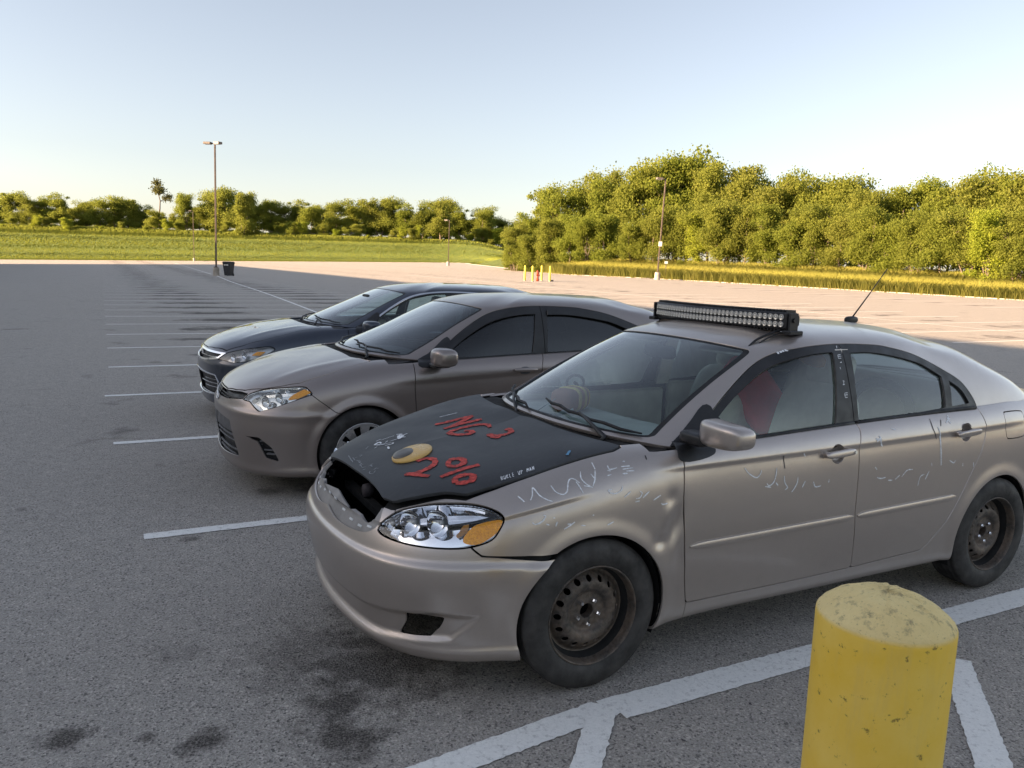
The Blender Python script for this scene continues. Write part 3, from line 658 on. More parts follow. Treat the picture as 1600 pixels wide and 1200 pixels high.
def steel_wheel(root_name_parent, loc, side):
    """tyre > nothing, rim disc with sixteen holes, five nuts"""
    w = empty('wheel', loc); w.parent = root_name_parent
    if side < 0: w.rotation_euler = (0, 0, math.pi)
    V, F = tyre_VF(); o = link('tyre', TYRE.setdefault('a', mesh_pd('tyre', V, F, True)), MATS['tyre_rubber'], w); 
    if 'rim' not in TYRE:
        prof = smooth_poly([(.209, .086), (.203, .092), (.197, .083), (.192, .060), (.186, .035), (.180, .022), (.168, .020), (.150, .036), (.130, .052), (.112, .056), (.094, .050), (.080, .036), (.066, .034), (.034, .038), (.030, .030), (.030, .0)], 5, closed=False)
        V, Q = lathe(prof, 192); m = len(prof); G = np.array(V).reshape(192, m, 3)
        G = np.concatenate([G, G[:1]]); N = grid_normals(G); N[0] = N[-1] = N[1]*.5+N[-2]*.5
        s = surf_from_grid(G, np.arange(193.), np.arange(m)*1.)
        if s.N[10, 1] < 0: s = s.flipped()
        g = np.full(len(s.V), 9.)
        for k in range(16):
            a = 2*math.pi*k/16; g = np.minimum(g, np.hypot(s.V[:, 0]-.141*math.cos(a), s.V[:, 2]-.141*math.sin(a))-.0128)
        TYRE['rim'] = surf_mesh('rim', s.cut(g), .006)
        bV, bF = lathe([(.205, .08), (.178, .03), (.178, -.09), (.05, -.09)], 48); TYRE['drum'] = mesh_pd('drum', bV, bF, True)
        nutV, nutF = lathe([(.0001, .024), (.007, .023), (.0105, .018), (.0115, 0)], 6); TYRE['nut'] = mesh_pd('nut', nutV, nutF)
    rm = link('rim', TYRE['rim'], MATS['steel_rust'], w); link('brake_drum', TYRE['drum'], MATS['liner_black'], w)
    for k in range(5):
        a = 2*math.pi*k/5+.9; n = link('wheel_nut', TYRE['nut'], MATS['chrome'], w); n.location = (.0515*math.cos(a), .034, .0515*math.sin(a))
    return w
def cover_wheel(parent, loc, side, r=.325, spokes=10):
    w = empty('wheel', loc); w.parent = parent
    if side < 0: w.rotation_euler = (0, 0, math.pi)
    key = 'b%.3f' % r
    if key not in TYRE:
        V, F = tyre_VF(r, .212, .205); TYRE[key] = mesh_pd('tyre', V, F, True)
        prof = smooth_poly([(.217, .086), (.213, .096), (.200, .095), (.185, .088), (.150, .083), (.100, .085), (.060, .090), (.035, .094), (.001, .096)], 6, closed=False)
        V, Q = lathe(prof, 200); m = len(prof); G = np.array(V).reshape(200, m, 3); G = np.concatenate([G, G[:1]])
        rr = np.hypot(G[..., 0], G[..., 2]); th = np.arctan2(G[..., 2], G[..., 0])
        s = surf_from_grid(G, np.arange(201.), np.arange(m)*1.)
        if s.N[10, 1] < 0: s = s.flipped()
        rr = np.hypot(s.V[:, 0], s.V[:, 2]); th = np.arctan2(s.V[:, 2], s.V[:, 0]); g = np.full(len(s.V), 9.)
        for k in range(spokes):
            dth = (th-2*math.pi*k/spokes+math.pi) % (2*math.pi)-math.pi
            half = .155-.035*(k % 2)
            sd = np.minimum(np.minimum(rr-.072, .190-rr), (half-np.abs(dth))*rr-.002)
            g = np.minimum(g, -sd)
        TYRE[key+'c'] = surf_mesh('wheel_cover', s.cut(g), .012)
        bV, bF = lathe([(.216, .08), (.185, .03), (.185, -.09), (.05, -.09)], 48); TYRE[key+'d'] = mesh_pd('drum', bV, bF, True)
    link('tyre', TYRE[key], MATS['tyre_rubber'], w); link('wheel_cover', TYRE[key+'c'], MATS['satin_silver'], w); link('brake_drum', TYRE[key+'d'], MATS['liner_black'], w)
    return w
def lamp_bowl(c, axis, r, depth, parent, mat='reflector'):
    ax = Vector(axis).normalized(); q = Vector((0, 0, 1)).rotation_difference(ax).to_matrix()
    prof = [(r*1.0, 0), (r*.97, -.004), (r*.85, -depth*.35), (r*.6, -depth*.75), (r*.3, -depth*.95), (r*.12, -depth)]
    V, F = lathe(prof, 28, 'z'); V = V@np.array(q).T+np.array(c); F = [tuple(reversed(f)) for f in F]
    o = obj('reflector_bowl', (V, F), MATS[mat], parent, True)
    bc = np.array(c)-np.array(ax)*depth*.55
    bv, bf = tube([bc-np.array(ax)*depth*.4, bc, bc+np.array(ax)*depth*.2], [.010, .010, .006], 10); obj('bulb', (bv, bf), MATS['bulb_glass'], parent, True)
def headlamp(body, part, parent, side, depth=.065, lensmat='lens_glass', bowls=(), ambers=(), axis=(1, .25, 0), bezel='reflector'):
    p = part if side > 0 else part.mirrored(); fl = np.array([1, side, 1.])
    hl = empty('headlight', (0, 0, 0)); hl.parent = parent
    surf_obj('lens', p.offset(-.004), MATS[lensmat], hl, .006)
    bk = p.offset(-depth); link('housing', surf_mesh('housing', bk, -depth+.008), MATS[bezel], hl)
    for c, r in bowls: lamp_bowl(np.array(c)*fl, np.array(axis)*fl, r, r*.8, hl)
    for i_, a in enumerate(ambers):
        q = a if side > 0 else a.mirrored(); surf_obj('indicator', q.offset(.0008 if i_ == 0 else -.014), MATS['amber_plastic'], hl, .012)
    return hl
def seat(parent, x, y, w=.25, mat='interior_beige', rake=.32, z=.32, top=.72):
    s = empty('seat', (x, y, 0)); s.parent = parent
    rm = rotm('Y', -rake)
    obj('cushion', sup((0, 0, z+.06), (.27, w, .09), .5), MATS[mat], s, True)
    obj('backrest', sup((-.27-.09, 0, z+.36), (.085, w*.95, .33), .5, rot=rm), MATS[mat], s, True)
    obj('headrest', sup((-.27-.215, 0, z+top), (.055, .13, .095), .55, rot=rm), MATS[mat], s, True)
def ring(c, r, rad, axis, n=40, k=8):
    q = np.array(Vector((0, 0, 1)).rotation_difference(Vector(axis)).to_matrix())
    V = []; F = []
    for i in range(n):
        a = 2*math.pi*i/n
        for j in range(k):
            b = 2*math.pi*j/k; V.append(((r+rad*math.cos(b))*math.cos(a), (r+rad*math.cos(b))*math.sin(a), rad*math.sin(b)))
    for i in range(n):
        for j in range(k): F.append((i*k+j, ((i+1) % n)*k+j, ((i+1) % n)*k+(j+1) % k, i*k+(j+1) % k))
    return np.array(V)@q.T+np.array(c), F
def heightsheet(xs, ys, zf):
    V = [(x, y, zf(x, y)) for x in xs for y in ys]; k = len(ys)
    F = [(i*k+j, (i+1)*k+j, (i+1)*k+j+1, i*k+j+1) for i in range(len(xs)-1) for j in range(k-1)]
    return V, F
# ------------------------------------------------------------------ terrain
SD = np.array([math.cos(R(27.485)), math.sin(R(27.485))]); SN = np.array([-SD[1], SD[0]])     # along a stall, along the aisle
def uv(u, v): p = SD*u+SN*v; return float(p[0]), float(p[1])
def lot_h(X, Y):
    w = sstep(15, 60, Y); sp = np.log1p(np.exp(np.clip((Y-22)/4., -30, 60)))*4.; sm = -np.log1p(np.exp(np.clip(-X/6., -30, 60)))*6.
    return .0165*sp+.0255*sm*w
VERGE = [(60, -30), (58, 0), (50, 30), (35.6, 55.6), (30.3, 63.2), (23.3, 73.4), (15, 84.3), (6.9, 91.3), (4.9, 95.4), (-.5, 123), (-9, 168), (-14, 194), (-34, 197), (-80, 198), (-129, 199), (-220, 201)]
LOT = [tuple(p) for p in smooth_poly(VERGE, 4, closed=False)]+[(-260, 195), (-260, -120), (60, -120)]
def terrain_h(X, Y):
    X = np.asarray(X, float); Y = np.asarray(Y, float); base = lot_h(X, np.minimum(Y, 205.)); d = -poly_sd(LOT, X, Y)
    wb = sstep(10, -15, X)
    top = 8.4
    bank = sstep(0, 17, d)*(top-base)*wb+(1-wb)*(sstep(.3, 9, d)*1.0+.08*sstep(0, .6, d))
    return base+np.where(d > 0, bank, 0)+.03*wb*(d > 0)
def graded(a, b, steps):
    return np.unique(np.concatenate([np.linspace(p, q, n) for p, q, n in steps]))
def ground():
    gx = graded(0, 0, [(-260, -60, 51), (-60, 60, 97), (60, 260, 41)]); gy = graded(0, 0, [(-120, 0, 13), (0, 110, 89), (110, 260, 91)])
    X, Y = np.meshgrid(gx, gy, indexing='ij'); G = np.stack([X, Y, lot_h(X, Y)], -1)
    s = surf_from_grid(G, np.arange(len(gx))*1., np.arange(len(gy))*1.); lot = s.cut(poly_sd(LOT, s.V[:, 0], s.V[:, 1]))
    o = link('parking_lot', surf_mesh('parking_lot', lot, 0), MATS['asphalt']); tag(o, kind='structure')
    gx = graded(0, 0, [(-420, -140, 36), (-140, 80, 111), (80, 420, 36)]); gy = graded(0, 0, [(-120, 40, 17), (40, 130, 61), (130, 240, 91), (240, 900, 34)])
    X, Y = np.meshgrid(gx, gy, indexing='ij'); G = np.stack([X, Y, terrain_h(X, Y)], -1)
    s = surf_from_grid(G, np.arange(len(gx))*1., np.arange(len(gy))*1.); gr = s.cut(-poly_sd(LOT, s.V[:, 0], s.V[:, 1])-.10)
    o = link('grass_terrain', surf_mesh('grass_terrain', gr, 0), MATS['grass_ground']); tag(o, kind='structure')
    P = smooth_poly(VERGE, 12, closed=False); T = np.gradient(P, axis=0); T /= np.linalg.norm(T, axis=1, keepdims=True); Nn = np.stack([T[:, 1], -T[:, 0]], 1)
    V = []; F = []
    for p, n in zip(P, Nn):
        z = float(lot_h(p[0], p[1]))
        for off, dz in ((-.02, -.05), (0, .06), (.03, .07), (.17, .07), (.20, .0)): V.append((p[0]+n[0]*off, p[1]+n[1]*off, z+dz))
    for i in range(len(P)-1):
        for j in range(4): F.append((i*5+j, i*5+j+1, (i+1)*5+j+1, (i+1)*5+j))
    # a far sheet of land to the horizon
    o = obj('kerb', (V, F), MATS['kerb_concrete']); tag(o, kind='structure')
    o = obj('land', ([(-2500, -800, -3), (2500, -800, -3), (2500, 2500, -3), (-2500, 2500, -3)], [(0, 1, 2, 3)]), MATS['grass_ground']); tag(o, kind='structure')
ground()
# ------------------------------------------------------------------ painted lines
def line_strip(p0, p1, w, seed=0, lift=.004, n=None):
    p0 = np.array(p0); p1 = np.array(p1); L = np.linalg.norm(p1-p0); t = (p1-p0)/L; nn = np.array([-t[1], t[0]]); n = n or max(4, int(L/.018) if L < 7 and p0[1] < 9 else int(L/.8)); rs = np.random.default_rng(seed)
    V = []; F = []; jit = .0022 if p0[1] < 9 else 0
    for i in range(n+1):
        q = p0+t*L*i/n
        for s in (-1, 1):
            e = q+nn*(s*w/2+rs.normal(0, jit)); V.append((e[0], e[1], float(lot_h(e[0], e[1]))+lift))
    for i in range(n): F.append((2*i, 2*i+2, 2*i+3, 2*i+1))
    return V, F
def lines():
    SP, V0, U0 = 2.727, 5.057, .033
    def add(VF): tag(obj('parking_line', VF, MATS['line_paint']), kind='structure')
    for k in range(0, 27):
        add(line_strip(uv(U0+(.13 if k == 0 else -.06 if k == 2 else 0), V0+SP*k), uv(10.9 if k > 3 else 5.6, V0+SP*k), .105, k))
        if k <= 3: add(line_strip(uv(5.62, V0+SP*k), uv(10.9, V0+SP*k), .105, k+50))
    add(line_strip(uv(5.55, V0+SP*4.1), uv(9.2, V0+SP*26), .11, 90, .008)); add(line_strip(uv(9.4, V0+SP*28), uv(13, V0+SP*62), .12, 91, .008))
    for k in range(-1, 26): add(line_strip(uv(20.6, V0+SP*(k+.13)), uv(33.2, V0+SP*(k+.13)), .105, 100+k))
    add(line_strip(uv(27, V0-SP), uv(27, V0+SP*26), .11, 140, .008))
    for k in range(4, 24): add(line_strip(uv(43, V0+SP*k), uv(48.5, V0+SP*k), .105, 160+k))
    # hatch island beside the silver car
    a = SD*1.66+SN*2.335
    add(line_strip(a, uv(6.4, 2.335), .115, 201)); add(line_strip(np.array([-.42, 2.29]), np.array([.385, 2.83]), .12, 202, .0045)); add(line_strip(np.array([.40, 2.86]), np.array([.22, 2.2]), .105, 203, .006))
    add(line_strip(np.array([2.03, 3.34]), np.array([1.60, 2.2]), .125, 204))
    # old second coat beneath the near line
    add(line_strip(uv(1.70, 2.262), uv(6.2, 2.272), .045, 205, .0052))
lines()
# ------------------------------------------------------------------ store building outside the frame on the left, whose shade covers the lot
def building():
    b = empty('store_building'); tag(b, 'long beige store building whose shade covers the car park', 'building')
    h = 11.3; u0, u1, v0, v1 = -23, -70, -90, 160; z0 = -3.5
    c = [uv(u0, v0), uv(u0, v1), uv(u1, v1), uv(u1, v0)]; V = [(*p, z0) for p in c]+[(*p, h) for p in c]
    obj('wall', (V, [(0, 4, 5, 1), (1, 5, 6, 2), (2, 6, 7, 3), (3, 7, 4, 0)]), MATS['wall_beige'], b)
    obj('roof', ([(p[0], p[1], h-.4) for p in c], [(0, 3, 2, 1)]), MATS['concrete'], b)
    p0, p1 = np.array(uv(u0+.15, v0)), np.array(uv(u0+.15, v1)); obj('band', ([(*p0, 5.6), (*p1, 5.6), (*p1, 6.2), (*p0, 6.2)], [(0, 1, 2, 3)]), MATS['plastic_grey'], b)
    for i in range(6):
        a, e = np.array(uv(u0+.06, -20+i*7)), np.array(uv(u0+.06, -15+i*7)); obj('shop_window', ([(*a, .3), (*e, .3), (*e, 3.2), (*a, 3.2)], [(0, 1, 2, 3)]), MATS['interior_dark'], b)
building()
# ------------------------------------------------------------------ foliage
def quads_mesh(name, C, A, Bv, tone):
    """leaf quads: centres C, half axes A and Bv"""
    n = len(C); V = np.stack([C-A-Bv, C+A-Bv*.4, C+A*.25+Bv, C-A*.8+Bv*.5], 1).reshape(-1, 3)
    me = bpy.data.meshes.new(name); me.vertices.add(4*n); me.vertices.foreach_set('co', V.ravel()); me.loops.add(4*n); me.loops.foreach_set('vertex_index', np.arange(4*n)); me.polygons.add(n)
    me.polygons.foreach_set('loop_start', np.arange(n)*4); me.polygons.foreach_set('loop_total', np.full(n, 4)); me.update(calc_edges=True)
    at = me.attributes.new('tone', 'FLOAT', 'FACE'); at.data.foreach_set('value', np.asarray(tone, np.float32)); return me
def tree_meshes(seed, style):
    """returns trunk mesh, crown mesh; unit height about 10 m"""
    rs = np.random.default_rng(seed); H = 10.; parts = []; tips = []
    lean = rs.normal(0, .5, 2); base = 2.0 if style != 'bush' else .2
    nst = {'multi': 4, 'round': 1, 'tall': 1, 'bush': 4, 'lone': 1}[style]
    for s in range(nst):
        a = rs.uniform(0, 6.28); sp = (.5 if nst > 1 else 0); x0 = np.array([math.cos(a)*sp*.5, math.sin(a)*sp*.5, -.2]); dirx = np.array([math.cos(a), math.sin(a)])*(1.6 if nst > 1 else .2)+lean*.4
        top = np.array([x0[0]+dirx[0], x0[1]+dirx[1], H*rs.uniform(.68, .85)]); pts = [x0+(top-x0)*t+np.array([*(rs.normal(0, .14, 2)), 0])*(t > .05) for t in np.linspace(0, 1, 7)]
        r0 = .17 if nst == 1 else .11; parts.append(tube(pts, [r0*(1-.8*t) for t in np.linspace(0, 1, 7)], 6))
        nb = {'multi': 9, 'round': 24, 'tall': 22, 'bush': 8, 'lone': 9}[style]
        for b in range(nb):
            t = {'multi': rs.uniform(.16, .98), 'round': rs.uniform(.18, .98), 'tall': rs.uniform(.12, .98), 'bush': rs.uniform(.04, .95), 'lone': rs.uniform(.55, 1.0)}[style]; p = x0+(top-x0)*t; az = rs.uniform(0, 6.28); ln = {'multi': 2.2, 'round': 2.7, 'tall': 1.7, 'bush': 1.9, 'lone': 1.9}[style]*(1.15-.75*t)*rs.uniform(.7, 1.25)
            e = p+np.array([math.cos(az)*ln, math.sin(az)*ln, ln*rs.uniform(.25, .75)]); m = (p+e)/2+np.array([0, 0, -.1*ln]); parts.append(tube([p, m, e], [.055*(1.1-t*.6), .035, .012], 4)); tips += [e, m*.4+e*.6]
        tips.append(top)
        for q in range(4 if style != 'lone' else 1): sh = top+np.array([*rs.normal(0, .9, 2), rs.uniform(-.3, 1.3)]); parts.append(tube([top-(0, 0, .6), (top+sh)/2, sh], [.03, .02, .008], 4)); tips.append(sh)
    trunk = mesh_pd('trunk', *merge(*parts)); C = []; tone = []; S = []
    dens = {'multi': 340, 'round': 360, 'tall': 340, 'bush': 340, 'lone': 110}[style]; rad = {'multi': 1.2, 'round': 1.25, 'tall': 1.05, 'bush': 1.15, 'lone': .75}[style]
    for e in tips:
        kk = rs.uniform(.38, 1.2); rr = rad*kk*np.array([1.15, 1.15, .75]); n = int(dens*(.2+.9*kk*kk)*rs.uniform(.7, 1.2)); d = rs.normal(0, 1, (n, 3)); d /= np.linalg.norm(d, axis=1, keepdims=True); r = rs.uniform(.15, 1, n)**.5*(1+rs.normal(0, .24, n))
        C.append(e+d*r[:, None]*rr); tone.append(np.clip(rs.uniform(.1, .75)+rs.normal(0, .16, n), 0, 1)); S.append(np.full(n, 1.))
    C = np.vstack(C); tone = np.concatenate(tone); n = len(C); sz = rs.uniform(.055, .135, n)[:, None]
    A = rs.normal(0, 1, (n, 3)); A /= np.linalg.norm(A, axis=1, keepdims=True); B_ = np.cross(A, rs.normal(0, 1, (n, 3))); B_ /= np.linalg.norm(B_, axis=1, keepdims=True)
    ok = C[:, 2] > .1
    return trunk, quads_mesh('crown', C[ok], (A*sz)[ok], (B_*sz*.8)[ok], tone[ok]), float(np.quantile(C[:, 2], .995))
TREES = {}
for st, n in (('multi', 5), ('round', 4), ('tall', 4), ('bush', 3), ('lone', 1)):
    TREES[st] = [tree_meshes(100*i+len(st), st) for i in range(n)]
def tree(name, style, i, X, Y, top_z, mat, label, group, wide=1., cat='tree'):
    tr, cr, hh = TREES[style][i % len(TREES[style])]; z = float(terrain_h(X, Y)); s = max(.15, (top_z-z)/hh); r = empty(name, (X, Y, z-(.6 if style == 'bush' else .1)), RNG.uniform(0, 6.28)); tag(r, label, cat, group)
    for nm, me, m in (('trunk', tr, 'bark'), ('crown', cr, mat)):
        me2 = me
        key = (me.name, m)
        if key not in TREES: TREES[key] = me if not me.materials else me.copy()
        me2 = TREES[key]
        if not me2.materials: me2.materials.append(MATS[m])
        o = bpy.data.objects.new(nm, me2); COL.objects.link(o); o.parent = r; o.scale = (s*wide, s*wide, s)
    return r
def px_dir(x):                                                  # plan bearing of a sight line, from the survey of the place
    t = (x-800)/1232.7; return t*1.009
def top_at(y, x, Y):                                            # height of a skyline point at distance Y
    hz = 418.9+(x-800)*.0322; return CAM_H+(hz-y)*Y/1232.7
RIGHT = [(795, 352, 108), (815, 338, 112), (838, 303, 116), (865, 296, 112), (895, 292, 116), (925, 285, 108), (955, 276, 112), (985, 268, 106), (1012, 262, 108), (1040, 252, 104), (1062, 250, 108), (1092, 266, 100), (1120, 270, 103), (1142, 268, 98), (1165, 286, 100), (1190, 288, 95), (1215, 277, 97), (1240, 285, 92), (1262, 293, 95), (1290, 284, 90), (1312, 292, 92), (1338, 304, 86), (1362, 304, 88), (1388, 300, 84), (1410, 290, 86), (1435, 300, 82), (1458, 302, 84), (1482, 284, 79), (1508, 274, 80), (1530, 283, 77), (1556, 290, 78), (1580, 274, 74), (1604, 268, 74), (1640, 275, 72), (1690, 270, 70)]
FRONT = [(800, 372, 106), (826, 352, 104), (852, 345, 103), (880, 338, 100), (912, 340, 98), (945, 330, 97), (978, 345, 94), (1010, 330, 93), (1046, 322, 92), (1080, 330, 90), (1112, 318, 88), (1150, 328, 86), (1185, 322, 84), (1222, 330, 81), (1260, 322, 79), (1296, 335, 77), (1335, 328, 74), (1372, 340, 72), (1410, 335, 70), (1450, 325, 68), (1490, 330, 66), (1528, 322, 64), (1568, 330, 62), (1610, 320, 61), (1660, 325, 60)]
for i, (x, y, D) in enumerate(RIGHT):
    tree('broadleaf_tree', ['multi', 'round', 'tall'][i % 3], i, px_dir(x)*D, D, top_at(y-2, x, D), 'leaf_near', 'tall yellow-green tree at the back of the thicket on the right', 'back row of trees in the right thicket', .85)
for i, (x, y, D) in enumerate(FRONT):
    tree('young_tree', ['multi', 'bush', 'multi', 'round'][i % 4], i+2, px_dir(x)*D, D, top_at(y, x, D), 'leaf_near' if i % 3 else 'leaf_bright', 'lower yellow-green tree at the front edge of the right thicket', 'front row of trees in the right thicket', .95)
for i, x in enumerate(range(790, 1700, 22)):
    D = np.interp(x, [790, 1030, 1600, 1700], [112, 94, 66, 62])+RNG.uniform(-3, 4); y = RNG.uniform(385, 408)+(x-800)*.022
    tree('thicket_bush', 'bush', i, px_dir(x)*D, D, top_at(y, x, D), 'leaf_far', 'dark bush low between the trunks of the right thicket', 'bushes under the right thicket', 1.5, 'bush')
LEFT = [(-20, 310), (8, 316), (32, 303), (58, 312), (82, 311), (104, 306), (126, 326), (146, 318), (166, 313), (186, 310), (206, 312), (226, 322), (246, 330), (276, 335), (318, 325), (336, 299), (356, 298), (372, 312), (404, 320), (424, 317), (446, 322), (466, 316), (486, 324), (506, 322), (526, 318), (548, 316), (570, 322), (592, 314), (612, 313), (632, 322), (656, 330), (676, 318), (694, 314), (712, 326), (728, 344), (746, 326), (772, 342), (792, 352), (815, 356), (840, 360)]
for i, (x, y) in enumerate(LEFT):
    D = 224+RNG.uniform(-4, 8); tree('woodland_tree', ['round', 'tall', 'round', 'multi'][i % 4], i, px_dir(x)*D, D, top_at(y, x, D), 'leaf_far', 'dark green tree in the far wood above the grass bank', 'trees of the far wood', 1.15)
for i, x in enumerate(range(-20, 850, 17)):
    D = 214+RNG.uniform(-2, 3); y = RNG.uniform(332, 356)+x*.022
    tree('wood_edge_bush', 'bush', i, px_dir(x)*D, D, top_at(y, x, D), 'leaf_far' if i % 4 else 'leaf_near', 'low bush along the edge of the far wood', 'bushes along the far wood', 1.3, 'bush')
for i, x in enumerate(range(-30, 860, 24)):
    D = 238+RNG.uniform(-3, 6); y = RNG.uniform(322, 340)+x*.022
    tree('woodland_tree', ['tall', 'bush', 'round'][i % 3], i+1, px_dir(x)*D, D, top_at(y, x, D), 'leaf_far', 'dark green tree in the far wood above the grass bank', 'trees of the far wood', 1.5)
tree('lone_tree', 'lone', 0, px_dir(257)*226, 226, top_at(284, 257, 226), 'leaf_far', 'thin bare-stemmed tree rising alone above the far wood', None, .9)
tree('twin_tree', 'multi', 1, px_dir(297)*222, 222, top_at(307, 297, 222), 'leaf_far', 'slender grey-green tree just left of the tall lamp pole', None, .8)
tree('bright_tree', 'bush', 1, px_dir(382)*212, 212, top_at(302, 382, 212), 'leaf_bright', 'bright yellow-green tree right of the tall lamp pole', None, .75)
tree('small_tree', 'bush', 2, px_dir(648)*212, 212, top_at(350, 648, 212), 'leaf_bright', 'small rounded bright tree at the foot of the far wood', None, .8)
tree('sunlit_tree', 'tall', 2, px_dir(684)*212, 212, top_at(318, 684, 212), 'leaf_near', 'broad sunlit olive tree behind the distant lamp pole', None, 1.2)
# grass: blades
def blades(name, P, h0, h1, w, mat, seed, lean=.35):
    rs = np.random.default_rng(seed); n = len(P); h = rs.uniform(h0, h1, n); a = rs.uniform(0, 6.28, n); z = terrain_h(P[:, 0], P[:, 1])-.05
    b = np.stack([P[:, 0], P[:, 1], z], 1); sx = np.stack([np.cos(a), np.sin(a), 0*a], 1)*w/2*rs.uniform(.6, 1.4, n)[:, None]; ld = rs.normal(0, lean, (n, 2))*h[:, None]
    mid = b+np.stack([ld[:, 0]*.35, ld[:, 1]*.35, h*.6], 1); tip = b+np.stack([ld[:, 0], ld[:, 1], h], 1)
    V = np.stack([b-sx, b+sx, mid+sx*.8, tip, mid-sx*.8], 1).reshape(-1, 3); me = bpy.data.meshes.new(name); me.vertices.add(5*n); me.vertices.foreach_set('co', V.ravel()); me.loops.add(5*n); me.loops.foreach_set('vertex_index', np.arange(5*n)); me.polygons.add(n)
    me.polygons.foreach_set('loop_start', np.arange(n)*5); me.polygons.foreach_set('loop_total', np.full(n, 5)); me.update(calc_edges=True)
    at = me.attributes.new('tone', 'FLOAT', 'FACE'); at.data.foreach_set('value', np.clip(rs.normal(.5, .25, n), 0, 1).astype(np.float32)); return link(name, me, MATS[mat])
def verge_points(n, d0, d1, seed, seg):
    rs = np.random.default_rng(seed); P = smooth_poly(VERGE, 12, closed=False); P = P[seg[0]*12:seg[1]*12+1]; L = np.concatenate([[0], np.cumsum(np.linalg.norm(np.diff(P, axis=0), axis=1))]); t = rs.uniform(0, L[-1], n)
    Q = np.stack([np.interp(t, L, P[:, 0]), np.interp(t, L, P[:, 1])], 1); T = np.stack([np.interp(t+.5, L, P[:, 0])-np.interp(t-.5, L, P[:, 0]), np.interp(t+.5, L, P[:, 1])-np.interp(t-.5, L, P[:, 1])], 1); T /= np.linalg.norm(T, axis=1, keepdims=True)+1e-9
    return Q+np.stack([T[:, 1], -T[:, 0]], 1)*rs.uniform(d0, d1, n)[:, None]
tag(blades('tall_grass', verge_points(64000, -.15, 10, 1, (2, 9)), .6, 1.5, .05, 'grass_blade', 1), 'tall pale green grass along the edge of the lot', 'grass', kind='stuff')
tag(blades('bank_grass', verge_points(30000, 12., 20, 2, (11, 15)), .5, 1.2, .14, 'grass_bank', 2), 'tall uncut grass along the top of the far bank', 'grass', kind='stuff')
tag(blades('bank_grass', verge_points(45000, .3, 13, 3, (10, 15)), .10, .38, .22, 'grass_bank', 3), 'short mown grass covering the slope of the far bank', 'grass', kind='stuff')
# ------------------------------------------------------------------ street furniture
def lamp_post(X, Y, h, label, heads, tilt=0., base=True):
    z = float(lot_h(X, Y)); r = empty('lamp_post', (X, Y, z)); tag(r, label, 'lamp post'); r.rotation_euler = (0, tilt, 0)
    obj('base', lathe([(.001, .75), (.24, .75), (.27, .72), (.28, 0)], 20, 'z'), MATS['concrete'], r)
    obj('pole', merge(box((0, 0, h/2+.35), (.065, .065, h/2-.35), .01), box((0, 0, .78), (.16, .16, .03), .01)), MATS['pole_bronze'], r)
    for a, ln in heads:
        hd = empty('lamp_head', (0, 0, h)); hd.parent = r; hd.rotation_euler = (0, 0, a)
        obj('arm', box((ln/2, 0, -.02), (ln/2, .035, .045), .005), MATS['pole_bronze'], hd); obj('lamp_box', box((ln+.33, 0, 0), (.34, .22, .10), .03), MATS['lamp_grey'], hd); obj('lamp_glass', box((ln+.33, 0, -.105), (.26, .17, .012), .004), MATS['white_matter'], hd)
    return r
lamp_post(-27.02, 71.82, 11.6, 'tall lamp post with two heads beside the black bin', ((R(172), .35), (R(-30), .06)), .012)
p2 = lamp_post(14.4, 81.0, 10.0, 'lamp post with white notice before the right thicket', ((R(185), .30),), .03)
obj('notice', box((0, -.10, 3.6), (.17, .015, .24), .004), MATS['sign_white'], p2)
lamp_post(-12.4, 146, 8.2, 'lone lamp post at the far corner of the lot', ((R(160), .3),), .012)
lamp_post(-79.5, 197.0, 12.2, 'distant lamp post standing before the grass bank', ((R(180), .3),), 0.)
def bin_():
    X, Y = -25.7, 71.3; r = empty('wheelie_bin', (X, Y, float(lot_h(X, Y))), R(-12)); tag(r, 'black wheeled rubbish bin beside the tall lamp post', 'bin')
    V = []; 
    for z, a, b in ((.05, .27, .27), (1.1, .37, .36), (1.14, .40, .39), (1.2, .40, .39)): V += [(-a, -b, z), (a, -b, z), (a, b, z), (-a, b, z)]
    F = [(3, 2, 1, 0)]
    for k in range(3):
        for j in range(4): F.append((k*4+j, k*4+(j+1) % 4, (k+1)*4+(j+1) % 4, (k+1)*4+j))
    obj('body', (V, F), MATS['bin_black'], r); obj('lid', merge(sup((0, 0, 1.22), (.42, .41, .08), .35)), MATS['bin_black'], r, True)
    for s in (-1, 1): obj('wheel', lathe([(.001, -.03), (.12, -.03), (.14, 0), (.12, .03), (.001, .03)], 20, 'x'), MATS['rubber'], r, True).location = (s*.28, .28, .14)
    obj('handle', tube([(-.3, .42, 1.12), (-.3, .48, 1.12), (.3, .48, 1.12), (.3, .42, 1.12)], .018, 6), MATS['bin_black'], r)
    for i, (x0, w) in enumerate(((-.20, .035), (-.13, .03), (-.05, .04), (.03, .03), (.10, .035), (.17, .03))): obj('lettering', box((x0+w/2, -.385, .98), (w*.8, .004, .055 if i in (0, 4) else .04), .002), MATS['sign_white'], r)
bin_()
def yellow_post(u, v, label):
    X, Y = uv(u, v); r = empty('guard_post', (X, Y, float(lot_h(X, Y)))); tag(r, label, 'bollard', 'guard posts round the hydrant')
    obj('tube', lathe([(.001, 1.30), (.05, 1.29), (.083, 1.25), (.085, 1.2), (.085, 0)], 20, 'z'), MATS['post_yellow'], r, True); obj('collar', lathe([(.088, .0), (.10, .0), (.098, .05), (.086, .06)], 20, 'z'), MATS['concrete'], r, True)
for u, v, l in ((31.52, 58.86, 'leftmost yellow guard post by the red hydrant'), (31.48, 57.46, 'yellow guard post just left of the red hydrant'), (33.19, 58.98, 'yellow guard post just right of the red hydrant'), (33.21, 57.61, 'rightmost yellow guard post by the red hydrant')): yellow_post(u, v, l)
